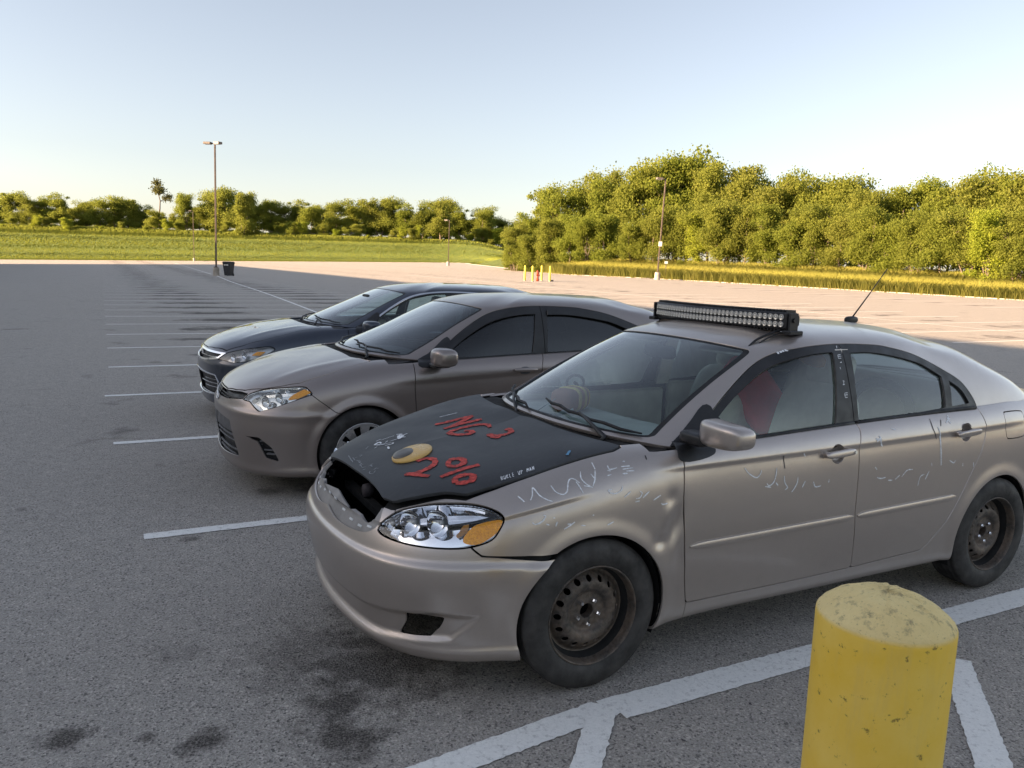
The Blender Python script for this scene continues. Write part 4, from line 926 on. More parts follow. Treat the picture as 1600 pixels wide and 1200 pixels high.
def hydrant():
    X, Y = uv(32.35, 58.2); r = empty('fire_hydrant', (X, Y, float(lot_h(X, Y)))); tag(r, 'red fire hydrant standing among four yellow posts', 'hydrant')
    obj('barrel', lathe([(.001, .78), (.11, .76), (.13, .68), (.13, .64), (.11, .62), (.11, .16), (.17, .15), (.17, .10), (.12, .09), (.12, 0)], 20, 'z'), MATS['hydrant_red'], r, True); obj('bonnet', lathe([(.001, .92), (.03, .92), (.03, .87), (.08, .86), (.12, .80), (.13, .775)], 20, 'z'), MATS['hydrant_red'], r, True)
    for a in (0, math.pi/2, math.pi): o = obj('outlet', lathe([(.055, .10), (.06, .12), (.06, .19), (.045, .20), (.03, .22), (.001, .22)], 14, 'x'), MATS['hydrant_red'], r, True); o.location = (0, 0, .50); o.rotation_euler = (0, 0, a-2.)
hydrant()
o = obj('valve_cap', box((3.1, 67.0, .70), (.12, .12, .09), .03), MATS['mark_dark']); tag(o, 'small dark box on the ground right of the hydrant', 'box')
def small_sign():
    r = empty('marker_sign', (15.9, 84.6, float(terrain_h(15.9, 84.6)))); tag(r, 'small pale marker sign on a short post in the tall grass', 'sign')
    obj('post', box((0, 0, .8), (.03, .03, .8), .005), MATS['lamp_grey'], r); obj('plate', box((0, -.04, 1.66), (.17, .012, .13), .004), MATS['sign_white'], r)
small_sign()
def bollard():
    X, Y = BOLL; r = empty('bollard', (X, Y, 0)); tag(r, 'big yellow concrete filled bollard in front of the silver car', 'bollard')
    rs = np.random.default_rng(5); V, F = lathe([(.001, 1.128), (.02, 1.127), (.04, 1.1235), (.06, 1.118), (.08, 1.109), (.095, 1.100), (.107, 1.090), (.113, 1.084), (.116, 1.078), (.1165, 1.070), (.1165, .9), (.1165, .6), (.1165, .3), (.1165, 0)], 72, 'z')
    V = np.array(V); V[:, 2] += np.where(V[:, 2] > 1.083, rs.normal(0, .0010, len(V)), 0); obj('post', (V, F), MATS['bollard_yellow'], r, True); obj('footing', lathe([(.001, .012), (.20, .012), (.215, .0)], 32, 'z'), MATS['concrete'], r, True)
BOLL = (.683, 1.345)
bollard()

def litter():
    rs = np.random.default_rng(11)
    for i, (x, y) in enumerate(((1.13, 2.72), (1.27, 2.66), (1.60, 2.95), (.98, 2.90), (2.55, 3.35), (2.02, 3.72), (2.75, 3.75), (2.2, 2.85), (1.98, 3.95), (-1.0, 2.9), (.66, 2.64))):
        s = rs.uniform(.010, .018); a = rs.uniform(0, 6.28); V = []; F = []
        for k in range(7): V.append((s*(k/3-1), s*.45*math.sin(math.pi*k/6)+rs.normal(0, .001), .004+.003*rs.uniform())); 
        for k in range(7): V.append((s*(k/3-1), -s*.45*math.sin(math.pi*k/6), .002+.003*rs.uniform()))
        for k in range(6): F.append((k, 7+k, 8+k, k+1))
        o = obj('dead_leaf', (V, F), MATS['mark_dark']); o.location = (x, y, .003); o.rotation_euler = (0, 0, a); tag(o, 'small dark dead leaf lying on the asphalt', 'leaf', 'dead leaves on the asphalt')
litter()
# hand-made marks on the silver car: material, width, on the hood or not, points in the car frame
STROKES = [
    ('paint_red', 0.03, 1, [[(.256,-.257,.889),(.2,-.241,.901),(.121,-.229,.92),(.073,-.211,.931)],[(.073,-.211,.931),(.14,-.184,.914),(.209,-.152,.899),(.255,-.146,.89)],[(.255,-.146,.89),(.178,-.148,.905),(.106,-.138,.92),(.064,-.125,.93)],[(.091,.025,.921),(.081,-.025,.923),(.112,-.064,.917),(.175,-.081,.905),(.231,-.075,.895),(.264,-.052,.889),(.262,-.003,.891),(.226,.036,.896),(.19,.037,.903),(.18,.003,.905),(.2,-.023,.901)],[(.058,.128,.931),(.055,.164,.934),(.069,.197,.931),(.088,.209,.927),(.114,.198,.92),(.141,.169,.913),(.146,.125,.911)],[(.144,.12,.911),(.147,.181,.912),(.137,.224,.916)],[(.532,.231,.824),(.495,.232,.835),(.474,.262,.84),(.478,.307,.838),(.51,.343,.827),(.552,.356,.815),(.586,.353,.804),(.618,.33,.795)],[(.617,.325,.795),(.585,.374,.803),(.552,.427,.809)],[(.446,.367,.843),(.423,.333,.85),(.392,.337,.857),(.379,.368,.859),(.394,.407,.854),(.422,.418,.846),(.447,.401,.841),(.448,.37,.842)],[(.52,.469,.815),(.469,.466,.83),(.414,.464,.846),(.353,.473,.862)],[(.493,.555,.812),(.48,.524,.821),(.451,.518,.831),(.422,.533,.839),(.418,.559,.837),(.436,.58,.827),(.463,.577,.818),(.492,.558,.811)]]),
    ('paint_white', 0.006, 1, [[(.192,-.355,.905),(.15,-.346,.915),(.103,-.335,.926)]]),
    ('paint_white', 0.0028, 1, [[(.339,.65,.842),(.332,.628,.85)],[(.332,.628,.85),(.327,.634,.85),(.336,.639,.846)],[(.336,.639,.846),(.33,.646,.846),(.339,.65,.842)],[(.32,.629,.853),(.326,.649,.847),(.322,.65,.848),(.314,.63,.855)],[(.316,.652,.849),(.308,.63,.857)],[(.302,.631,.859),(.312,.642,.853),(.309,.653,.851)],[(.296,.631,.86),(.304,.654,.852)],[(.304,.654,.852),(.299,.654,.854)],[(.292,.655,.856),(.284,.632,.863)],[(.284,.632,.863),(.279,.632,.865)],[(.288,.644,.86),(.283,.644,.861)],[(.292,.655,.856),(.287,.655,.857)],[(.26,.633,.87),(.266,.655,.863),(.262,.655,.865),(.253,.634,.872)],[(.256,.658,.866),(.247,.634,.873)],[(.247,.634,.873),(.243,.639,.874),(.252,.646,.87)],[(.232,.66,.872),(.222,.636,.88)],[(.222,.636,.88),(.224,.651,.876)],[(.224,.651,.876),(.216,.636,.882)],[(.216,.636,.882),(.224,.66,.874)],[(.22,.661,.876),(.207,.637,.884)],[(.207,.637,.884),(.213,.661,.877)],[(.214,.651,.879),(.211,.651,.88)],[(.208,.662,.879),(.198,.637,.887)],[(.198,.637,.887),(.202,.662,.88)],[(.202,.662,.88),(.192,.637,.888)]]),
    ('paint_white', .0056, 0, [[(.312,.737,.812),(.297,.763,.795)],[(.273,.768,.8),(.26,.757,.816),(.247,.736,.838),(.236,.767,.817),(.212,.785,.801),(.192,.794,.795)],[(.18,.757,.846),(.17,.779,.826),(.146,.791,.816),(.125,.789,.826),(.111,.771,.854),(.096,.763,.866),(.08,.77,.864),(.067,.783,.852)],[(.079,.777,.857),(.071,.79,.841),(.061,.805,.817)],[(.045,.753,.888),(.054,.774,.867),(.041,.791,.848),(.025,.799,.839)],[(-.018,.735,.914),(-.016,.764,.894)],[(-.014,.767,.891),(.0,.789,.861),(.015,.801,.839)],[(.052,.793,.842),(.016,.803,.835)],[(.009,.772,.88),(-.003,.791,.859)],[(-.073,.765,.905),(-.075,.779,.892),(-.108,.782,.897)],[(-.064,.78,.889),(-.077,.785,.887)],[(-.142,.77,.916),(-.152,.771,.917)],[(-.126,.783,.9),(-.165,.789,.901)],[(-.129,.791,.891),(-.177,.796,.894)],[(-.123,.8,.875),(-.146,.803,.876)],[(-.143,.798,.884),(-.178,.803,.884)],[(-.057,.792,.872),(-.075,.793,.875)],[(-.064,.817,.821),(-.049,.816,.82),(-.057,.82,.809),(-.082,.823,.806),(-.106,.822,.816),(-.113,.818,.832)],[(-.116,.83,.787),(-.149,.827,.808)],[(-.191,.83,.805),(-.201,.832,.797),(-.19,.834,.78),(-.171,.834,.778)],[(-.203,.835,.777),(-.236,.833,.801)],[(-.168,.835,.765),(-.189,.836,.767)],[(-.255,.838,.763),(-.291,.837,.78)],[(-.294,.84,.747),(-.305,.841,.741),(-.327,.841,.744)],[(.279,.802,.724),(.267,.807,.716),(.241,.809,.724),(.224,.807,.743),(.233,.804,.748)],[(.195,.813,.735),(.186,.815,.734)],[(.185,.82,.702),(.178,.818,.719)],[(.224,.813,.714),(.211,.816,.709)],[(.15,.825,.688),(.126,.825,.699),(.104,.826,.712)],[(.136,.824,.706),(.121,.825,.705)],[(.078,.829,.696),(.06,.83,.694)],[(-.036,.836,.686),(-.066,.836,.696)],[(.028,.829,.731),(.021,.83,.731)]]),
    ('mark_dark', 0.006, 0, [[(-.251,.772,.933),(-.248,.788,.919)]]),
    ('mark_blue', 0.016, 1, [[(.047,.652,.926),(.018,.626,.936)]]),
    ('paint_white', .0056, 0, [[(-.738,.838,.854),(-.761,.842,.828),(-.803,.845,.806),(-.826,.844,.819),(-.834,.842,.836)],[(-.922,.843,.839),(-.917,.847,.803),(-.904,.849,.775),(-.88,.849,.763),(-.865,.848,.775)],[(-.856,.849,.762),(-.89,.85,.755)],[(-.918,.849,.774),(-.932,.85,.759)],[(-.968,.848,.799),(-.972,.85,.769),(-.989,.851,.745),(-.974,.851,.735)],[(-1.051,.849,.787),(-1.048,.851,.762),(-1.029,.852,.733),(-1.015,.852,.721)],[(-1.098,.851,.764),(-1.08,.852,.736)],[(-1.15,.852,.756),(-1.163,.853,.731),(-1.199,.853,.732)],[(-1.25,.852,.757),(-1.248,.853,.742)],[(-1.56,.85,.787),(-1.575,.851,.773)],[(-1.579,.852,.734),(-1.607,.852,.727),(-1.642,.852,.729)],[(-1.662,.852,.713),(-1.692,.852,.71)],[(-1.713,.852,.712),(-1.745,.851,.73)],[(-1.761,.851,.72),(-1.798,.85,.749),(-1.841,.85,.75)],[(-1.891,.851,.661),(-1.904,.85,.706),(-1.935,.85,.716)],[(-1.945,.85,.689),(-1.971,.849,.729)],[(-1.985,.848,.77),(-1.99,.848,.753)],[(-2.13,.846,.77),(-2.166,.847,.754),(-2.178,.846,.768)],[(-2.242,.846,.747),(-2.244,.847,.73)],[(-2.333,.845,.743),(-2.337,.846,.717)],[(-1.684,.816,.96),(-1.715,.821,.951)],[(-1.085,.835,.891),(-1.098,.839,.875)]]),
    ('paint_white', 0.009, 0, [[(-2.03,.822,.947),(-2.046,.835,.898),(-2.054,.844,.831),(-2.063,.848,.75)],[(-1.562,.832,.92),(-1.603,.834,.913)],[(-1.59,.828,.933),(-1.596,.836,.902),(-1.611,.84,.882)],[(-1.567,.835,.908),(-1.6,.831,.925)],[(-2.121,.805,.981),(-2.144,.808,.976)],[(-2.142,.794,.994),(-2.128,.81,.973),(-2.139,.818,.956)],[(-2.103,.816,.962),(-2.14,.806,.98)]]),
    ('mark_dark', 0.006, 0, [[(-1.989,.802,.984),(-1.99,.825,.942),(-2.019,.837,.887)],[(-2.07,.807,.977),(-2.055,.821,.949)],[(-.963,.834,.889),(-.971,.844,.831)]]),
    ('paint_white', 0.0035, 0, [[(-1.479,.628,1.348),(-1.471,.638,1.335)],[(-1.46,.656,1.306),(-1.48,.656,1.307)],[(-1.459,.66,1.299),(-1.481,.66,1.3)],[(-1.457,.664,1.29),(-1.477,.664,1.291)],[(-1.46,.656,1.306),(-1.457,.664,1.29)],[(-1.453,.682,1.25),(-1.454,.685,1.241)],[(-1.46,.673,1.271),(-1.474,.672,1.273)],[(-1.452,.706,1.187),(-1.463,.707,1.185)],[(-1.447,.712,1.169),(-1.46,.712,1.17)],[(-1.458,.707,1.185),(-1.454,.712,1.17)],[(-1.449,.726,1.131),(-1.469,.726,1.131)],[(-1.445,.729,1.122),(-1.467,.729,1.122)],[(-1.446,.733,1.11),(-1.464,.733,1.111)],[(-1.447,.726,1.129),(-1.448,.733,1.11)]]),
    ('paint_white', 0.011, 0, [[(-1.134,.584,1.32),(-1.132,.597,1.311)],[(-1.149,.588,1.323),(-1.147,.598,1.316)],[(-1.163,.589,1.328),(-1.16,.599,1.32)],[(-1.175,.591,1.331),(-1.175,.602,1.324)],[(-1.175,.602,1.324),(-1.182,.6,1.329)]]),
    ('paint_white', 0.004, 1, [[(.529,-.263,.825),(.464,-.263,.843)],[(.592,-.168,.806),(.574,-.18,.812)]]),
    ('paint_white', 0.005, 1, [[(.552,-.272,.818),(.525,-.281,.825)],[(.509,-.194,.831),(.473,-.189,.841)],[(.533,-.177,.824),(.504,-.154,.833)]]),
    ('paint_white', 0.006, 1, [[(.529,-.197,.825),(.512,-.212,.83)],[(.437,-.223,.85),(.408,-.23,.857)]]),
    ('paint_white', 0.007, 1, [[(.446,-.19,.848),(.435,-.179,.851)]]),
    ('paint_white', 0.008, 1, [[(.546,-.152,.82),(.519,-.136,.828),(.506,-.147,.832)]]),
    ('paint_white', 0.009, 1, [[(.544,-.115,.821),(.554,-.07,.82)]]),
    ('paint_white', 0.01, 1, [[(.575,-.223,.811),(.557,-.191,.817),(.536,-.176,.823)],[(.448,-.274,.846),(.429,-.246,.852)]]),
    ('paint_white', 0.013, 1, [[(.575,-.223,.811),(.546,-.238,.82),(.547,-.206,.82)]]),
    ('paint_white', 0.016, 1, [[(.448,-.241,.847),(.434,-.23,.851)]]),
    ('paint_white', 0.02, 1, [[(.449,-.243,.847),(.467,-.179,.843)]]),
    ('paint_white', 0.022, 1, [[(.464,-.186,.843),(.435,-.22,.851)]]),
    ('chalk_grey', 0.004, 1, [[(.704,-.181,.767),(.713,-.119,.765)],[(.71,-.122,.766),(.715,-.095,.764)],[(.699,-.137,.77),(.68,-.139,.777)],[(.67,-.15,.781),(.66,-.139,.785),(.673,-.125,.78)],[(.699,-.098,.771),(.692,-.046,.774)],[(.7,-.063,.77),(.698,-.004,.771)],[(.714,-.001,.765),(.694,.005,.773)],[(.715,.04,.764),(.7,.053,.771)],[(.72,.071,.762),(.707,.082,.768)],[(.69,.063,.774),(.667,.056,.783)],[(.682,.063,.778),(.681,.089,.778)],[(.705,.132,.768),(.713,.148,.764),(.71,.169,.765),(.7,.171,.769),(.689,.154,.774)],[(.688,.132,.774),(.674,.126,.78)],[(.692,.132,.773),(.67,.143,.781)],[(.699,-.223,.768),(.705,-.171,.767)],[(.696,-.162,.771),(.702,-.104,.769)],[(.621,-.21,.797),(.599,-.235,.804)],[(.705,-.017,.769),(.711,.032,.766)]]),
]
EYE_OUT = [(0.416,0.113,0.856),(0.425,0.136,0.854),(0.438,0.159,0.850),(0.454,0.179,0.846),(0.473,0.195,0.841),(0.493,0.207,0.835),(0.514,0.214,0.829),(0.535,0.215,0.823),(0.554,0.212,0.818),(0.570,0.204,0.813),(0.584,0.191,0.809),(0.595,0.175,0.805),(0.601,0.156,0.804),(0.603,0.135,0.803),(0.601,0.114,0.804),(0.595,0.093,0.807),(0.584,0.073,0.811),(0.569,0.055,0.815),(0.552,0.040,0.821),(0.531,0.029,0.827),(0.510,0.021,0.834),(0.488,0.018,0.840),(0.468,0.020,0.846),(0.448,0.025,0.850),(0.433,0.035,0.854),(0.421,0.050,0.856),(0.414,0.068,0.857),(0.413,0.089,0.857)]
EYE_IN = [(0.496,0.104,0.835),(0.501,0.119,0.833),(0.509,0.133,0.831),(0.520,0.146,0.828),(0.532,0.155,0.824),(0.545,0.160,0.821),(0.557,0.162,0.817),(0.569,0.160,0.813),(0.579,0.154,0.810),(0.587,0.145,0.808),(0.592,0.133,0.807),(0.594,0.120,0.806),(0.593,0.106,0.807),(0.588,0.091,0.809),(0.581,0.078,0.811),(0.571,0.066,0.815),(0.559,0.057,0.819),(0.546,0.052,0.823),(0.533,0.050,0.826),(0.520,0.051,0.830),(0.510,0.056,0.833),(0.501,0.065,0.835),(0.496,0.076,0.836),(0.494,0.089,0.836)]
# ------------------------------------------------------------------ the silver sedan with the black hood
CAR_A = R(207.52)
def car_pt(x, y, z): return (-.028+math.cos(CAR_A)*x-math.sin(CAR_A)*y, 3.712+math.sin(CAR_A)*x+math.cos(CAR_A)*y, z+.004)
def cabin_things():
    """loose things lying in the silver car"""
    c = empty('toy_stand_in', car_pt(-.46, -.16, .945), CAR_A+.5); tag(c, 'brown and yellow striped soft cushion standing in for a toy bee on the dashboard behind the windshield', 'cushion')  # plain cushion added in place of a plush toy bee
    for i, (m, x, r) in enumerate((('brown_fabric', .055, .070), ('yellow_fabric', .012, .076), ('brown_fabric', -.016, .077), ('yellow_fabric', -.044, .076), ('brown_fabric', -.070, .072), ('yellow_fabric', -.098, .064))):
        obj('band', sup((x, 0, .062), (.055 if i == 0 else .017, r, r*.86), .65), MATS[m], c, True)
    w = obj('paper_strip', ribbon_ring((0, 0, 0), .075, .035, .012), MATS['white_matter'], None, True); w.location = car_pt(-.33, -.02, .958); w.rotation_euler = (.25, .1, CAR_A+.3); tag(w, 'crumpled white paper loop beside the striped cushion', 'paper')
    p = empty('phone_holder', car_pt(-.60, -.34, .93), CAR_A); tag(p, 'black bent phone holder on the far end of the dashboard', 'phone holder')
    obj('arm', tube(smooth_poly([(0, 0, 0), (-.02, 0, .07), (.0, .02, .12), (.04, .06, .14)], 5, closed=False), .010, 8), MATS['trim_black'], p, True); obj('hoop', ring((.05, .08, .145), .045, .007, (.5, .6, .6)), MATS['trim_black'], p, True)
    r = obj('red_bag', sup((0, 0, 0), (.10, .13, .26), .6, rot=rotm('X', .75)), MATS['red_fabric'], None, True); r.location = car_pt(-1.72, -.12, .98); r.rotation_euler = (0, .15, CAR_A); tag(r, 'red cloth bundle hanging between the front seats of the silver car', 'cloth')
    t = obj('tan_strap', sup((0, 0, 0), (.05, .16, .035), .5, rot=rotm('X', -.35)), MATS['orange_tan'], None, True); t.location = car_pt(-1.60, .30, 1.285); t.rotation_euler = (0, 0, CAR_A); tag(t, 'orange tan item tucked under the roof above the driver seat', 'strap')
def ribbon_ring(c, a, b, h, n=28):
    V = []; F = []
    for i in range(n):
        t = 2*math.pi*i/n
        for s_ in (0, 1): V.append((a*math.cos(t)*(1+.06*math.sin(3*t)), b*math.sin(t), h*s_+.004*math.sin(5*t)))
    for i in range(n): F.append((2*i, 2*((i+1) % n), 2*((i+1) % n)+1, 2*i+1))
    return V, F
def silver_car():
    root = empty('sedan_car', (-.028, 3.712, .004), R(207.52))
    tag(root, 'battered silver sedan with matte black painted hood and roof light bar', 'car')
    WX = ((0, .312), (-2.6, .312))
    def feat(G, N, arc, lv):
        X, Y, Z = G[..., 0], G[..., 1], G[..., 2]
        def dent(x, z, rx, rz, d, tilt=0.):
            c, s_ = math.cos(tilt), math.sin(tilt); u = ((X-x)*c+(Z-z)*s_)/rx; v = (-(X-x)*s_+(Z-z)*c)/rz
            return -d*np.exp(-(u*u+v*v))*(Y > .5)*(lv[None, :] < 6)
        D = dent(-.375, .64, .030, .075, .015, .25)+dent(-.30, .585, .035, .028, .009)+dent(-.355, .76, .03, .03, .006)+dent(-.33, .70, .022, .05, -.006)+dent(-.40, .50, .02, .06, .008)
        # lower lip crease and intake recess of the bumper
        A = arc; b = 3.0
        rec = poly_sd([(-.2, .338), (.45, .346), (.78, .376), (.96, .366), (.85, .272), (.5, .243), (-.2, .243)], A, Z); D = D-.022*sstep(-.008, .014, rec)*(1-.7*sstep(.75, .97, A))*(lv[None, :] < 3.6)
        D = D+.010*sstep(.243, .225, Z)*(A < 1.2)*(lv[None, :] < 2)
        # crease under the lamps, waist crease along the doors
        D = D+.007*np.tanh((.572-Z)/.010)*(1-sstep(1.25, 1.5, A))*(lv[None, :] < 5)*sstep(.40, .53, Z)
        D = D+.0035*np.tanh((Z-(.868+.018*(-X)))/.006)*sstep(-.2, -.5, X)*(Y > .6)*(lv[None, :] < 6)*(1-sstep(-2.6, -3., X))
        return G+N*D[..., None]
    B = Body(SILVER_NET, SILVER_TOP, WX, .337, nu=340, nv=128, flare=.007, feat=feat)
    P = MATS['silver_paint']; K = MATS['trim_black']
    liner = B.low.cut(np.minimum(B.low.A['l']-.4, 99))
    # open top of the lower shell where cabin sits
    cab = lambda r: np.maximum(6.02-r.A['l'], np.maximum(r.V[:, 0]+.28, -3.0-r.V[:, 0]))
    B.low = B.low.cut(cab(B.low)); liner = liner.cut(cab(liner))
    # -- hood
    hp = [(.738, 0), (.736, .15), (.738, .30), (.742, .40), (.715, .470), (.640, .522), (.546, .577), (.486, .640), (.378, .662), (.234, .679), (.05, .697), (-.137, .710), (-.192, .690), (-.150, .57), (-.10, .30), (-.088, 0), (-.10, -.3), (.3, -.6), (.738, -.3)]
    hood = B.take('low', B.sd('low', hp, 'xy', lambda r: r.A['l']-5.2), .010)
    hood = hood.offset(.004); hood = join(hood, hood.mirrored()); HL = lambda x, y: .025*sstep(.15, .72, x)*(.12+.88*sstep(-.45, .30, y))
    hood.V[:, 2] += HL(hood.V[:, 0], hood.V[:, 1])       # the front edge does not close any more, the driver's corner sits highest
    surf_obj('hood', hood, MATS['hood_black'], root, .016)
    # -- hole where the grille was
    hole = B.az([(-.6, .71), (0, .703), (.5, .688), (1.05, .668), (1.55, .660), (1.75, .675), (1.80, .715), (1.75, .78), (0, .80), (-.6, .80)])
    hole = [(-.2, .703)]+[tuple(p) for p in smooth_poly(hole[1:7], 6, closed=False)]+[(hole[7][0], .80), (-.2, .80)]
    sur = B.az([(0, .632), (.57, .612), (1.2, .615), (1.75, .632), (1.98, .675), (1.92, .72), (1.8, .80), (0, .82)])
    sur = [(-.2, .632)]+[tuple(p) for p in smooth_poly(sur[:6], 6, closed=False)]+[sur[6], (-.2, .82)]
    mk = lambda r: 6.9-r.A['l']
    B.take('low', B.sd('low', hole, 'az', mk), 0); liner = liner.cut(-poly_sd(hole, liner.A['a'], liner.V[:, 2]))
    B.take('low', B.sd('low', [(-.078, -.3), (-.078, 0), (-.09, .30), (-.14, .57), (-.182, .675), (-.34, .70), (-.34, -.3)], 'xy', lambda r: r.A['l']-6.05), 0)
    # -- headlights
    hlp = smooth_poly(B.az([(1.99, .660), (2.159, .704), (2.434, .738), (3.044, .768), (3.825, .780), (4.351, .768), (4.621, .742), (4.60, .704), (4.467, .664), (4.095, .640), (3.649, .632), (2.942, .631), (2.382, .636), (2.06, .645)]), 6)
    hl = B.take('low', B.sd('low', hlp, 'az', lambda r: 6.6-r.A['l']), .007)
    liner = liner.cut(-poly_sd(hlp, liner.A['a'], liner.V[:, 2])-.006)
    am = smooth_poly(B.az([(4.575, .735), (4.13, .719), (3.95, .687), (3.94, .655), (4.214, .650), (4.46, .675), (4.57, .70)]), 5)
    amp = hl.cut(poly_sd(am, hl.A['a'], hl.V[:, 2]))
    am2 = smooth_poly(B.az([(3.95, .715), (3.72, .69), (3.76, .672), (3.90, .69)]), 4); amp2 = hl.cut(poly_sd(am2, hl.A['a'], hl.V[:, 2])).offset(-.02)
    for sd in (1, -1):
        headlamp(B, hl, root, sd, .07, 'lens_glass', bowls=[((.678, .555, .695), .050), ((.595, .628, .705), .052), ((.735, .490, .678), .026)], ambers=[amp, amp2], axis=(1, .55, .12))
    # -- grille surround with clip slots, then the bumper skin
    sp = B.take('low', B.sd('low', sur, 'az', mk), .0)
    slots = np.full(len(sp.V), 9.)
    gs = centre('grille_surround', sp.offset(-.012), MATS['ledge_grey'], root, .016)
    for a0, z0 in ((.3, .656), (.85, .645), (1.35, .640), (1.72, .655)):
        pass
    for st, z in ((.22, .667), (.62, .655), (1.0, .645), (1.38, .640), (1.70, .652)):
        for sd in (1, -1):
            i = np.argmin((sp.A['s']-st)**2+((sp.V[:, 2]-z)*3)**2); p = sp.V[i]*np.array([1, sd, 1]); n = sp.N[i]*np.array([1, sd, 1])
            t = np.cross(n, [0, 0, 1]); t /= np.linalg.norm(t); u = np.cross(t, n); M = np.stack([t, n, u], 1)
            v, f = box(p-n*.011, (.015, .002, .0045), .001, M); obj('clip', (v, f), MATS['white_matter'], gs)
    fogp = B.az([(2.82, .372), (3.28, .364), (3.66, .360), (3.56, .318), (3.36, .276), (2.62, .266), (2.80, .322)])
    B.take('low', B.sd('low', fogp, 'az', lambda r: 3.4-r.A['l']), 0)
    liner = liner.cut(-poly_sd(fogp, liner.A['a'], liner.V[:, 2]))
    seam = B.az([(2.2, .90), (2.25, .70), (3.0, .66), (4.02, .655), (4.15, .632), (4.34, .606), (4.87, .598), (5.30, .590), (5.9, .60), (5.9, 0), (0, 0)])
    seam = [(-.2, .90)]+seam[:-1]+[(-.2, 0.)]
    bp = B.take('low', B.sd('low', seam, 'az', lambda r: np.minimum(1.2-0*r.V[:, 0], r.V[:, 0]+.05)), .007)
    bp.V[:, 2] -= .013*sstep(.45, .22, bp.V[:, 0])*sstep(.3, .58, bp.V[:, 2])           # bumper has dropped at its rear end
    bp.V[:, 1] += .006*sstep(.45, .22, bp.V[:, 0])
    bo = centre('front_bumper', bp, P, root, .010)
    # -- doors
    dF = [(-.470, .283), (-.445, .40), (-.428, .535), (-.412, .755), (-.417, .905), (-.43, 1.10), (-1.49, 1.10), (-1.474, .968), (-1.449, .89), (-1.445, .58), (-1.478, .318), (-1.48, .290), (-1.0, .283)]
    dR = [(-1.48, .290), (-1.478, .318), (-1.445, .58), (-1.449, .89), (-1.474, .968), (-1.49, 1.10), (-2.42, 1.10), (-2.416, .996), (-2.436, .93), (-2.431, .88), (-2.399, .80), (-2.33, .695), (-2.246, .56), (-2.168, .445), (-2.06, .345), (-2.00, .305)]
    ms = lambda r: 6.5-r.A['l']
    dfp = B.take('low', B.sd('low', dF, 'xz', ms), .007); drp = B.take('low', B.sd('low', dR, 'xz', ms), .007)
    HND = ((-1.305, .872), (-2.262, .906)); cupsd = lambda q, h: (np.hypot((q.V[:, 0]-h[0])/.047, (q.V[:, 2]-h[1]+.002)/.046)-1)*.045
    dfp = dfp.cut(cupsd(dfp, HND[0])); drp = drp.cut(cupsd(drp, HND[1]))
    doorsF = both('front_door', dfp, P, root); doorsR = both('rear_door', drp, P, root)
    fd = [(-2.62, .972), (-2.66, .985), (-2.80, .980), (-2.82, .96), (-2.815, .86), (-2.78, .842), (-2.66, .842), (-2.63, .86)]
    fdp = B.take('low', B.sd('low', smooth_poly(fd, 3), 'xz', ms), .006); surf_obj('fuel_door', fdp, P, root)
    # -- fenders and the rest of the shell
    fen = [(1.2, 1.5), (-.445, 1.5), (-.43, 1.10), (-.417, .905), (-.412, .755), (-.428, .535), (-.445, .40), (-.470, .283), (-.475, 0), (1.2, 0)]
    fp = B.take('low', B.sd('low', fen, 'xz'), .004); both('fender', fp, P, root)
    centre('body_shell', B.low, P, root)
    centre('inner_liner', liner.offset(-.020), MATS['liner_black'], root, 0)
    # -- greenhouse: windows cut from it
    wsP = smooth_poly([(-.1, .02), (.30, .02), (.60, .03), (.655, .06), (.648, .12), (.600, .45), (.545, .78), (.520, .865), (.48, .885), (.2, .885), (-.1, .885)], 4, sharp=(0, 10))
    ws = B.take('top', B.sd('top', wsP, 'yl', lambda r: 4.2-r.A['s']), 0)
    wsb = ws.cut(-poly_sd(wsP, ws.V[:, 1], ws.A['l']*.29)+.020); wsg = ws.cut(poly_sd(wsP, ws.V[:, 1], ws.A['l']*.29)-.012)
    wo_ = centre('windshield', wsg.offset(-.006), MATS['windscreen_glass'], root, .004); centre('windshield_seal', wsb.offset(-.003), MATS['rubber'], root, .006)
    bgP = smooth_poly([(-.1, .04), (.45, .05), (.58, .08), (.55, .4), (.45, .80), (.40, .86), (-.1, .87)], 4, sharp=(0, 6))
    bg_ = B.take('top', B.sd('top', bgP, 'yl', lambda r: r.A['s']-10.2), 0)
    centre('rear_window', bg_.offset(-.005), MATS['clear_glass'], root, .004)
    outl = smooth_poly([(-.44, .93), (-.50, .958), (-.60, 1.035), (-.77, 1.150), (-.96, 1.256), (-1.11, 1.312), (-1.28, 1.345), (-1.5, 1.356), (-1.75, 1.348), (-1.87, 1.332), (-2.0, 1.306), (-2.11, 1.272), (-2.26, 1.210), (-2.38, 1.145), (-2.45, 1.045), (-2.455, .99), (-1.5, .93)], 5, sharp=(0, 15, 16))
    side = lambda r: np.minimum(r.A['s']-2.9, 11.-r.A['s'])
    fr = B.take('top', B.sd('top', outl, 'xz', side), .003)
    wF = smooth_poly([(-.575, .975), (-.64, 1.035), (-.79, 1.137), (-.975, 1.236), (-1.12, 1.287), (-1.28, 1.318), (-1.445, 1.328), (-1.41, 1.15), (-1.365, .972), (-1.0, .962)], 5, sharp=(0, 6, 8))
    wR = smooth_poly([(-1.545, 1.322), (-1.70, 1.321), (-1.847, 1.303), (-2.0, 1.274), (-2.091, 1.248), (-2.228, 1.184), (-2.215, 1.10), (-2.195, 1.020), (-1.8, .995), (-1.508, .983), (-1.525, 1.15)], 5, sharp=(0, 5, 7, 9))
    wQ = smooth_poly([(-2.266, 1.168), (-2.330, 1.135), (-2.372, 1.10), (-2.412, 1.03), (-2.235, 1.022), (-2.255, 1.10)], 4, sharp=(0, 3, 4))
    fr2 = fr
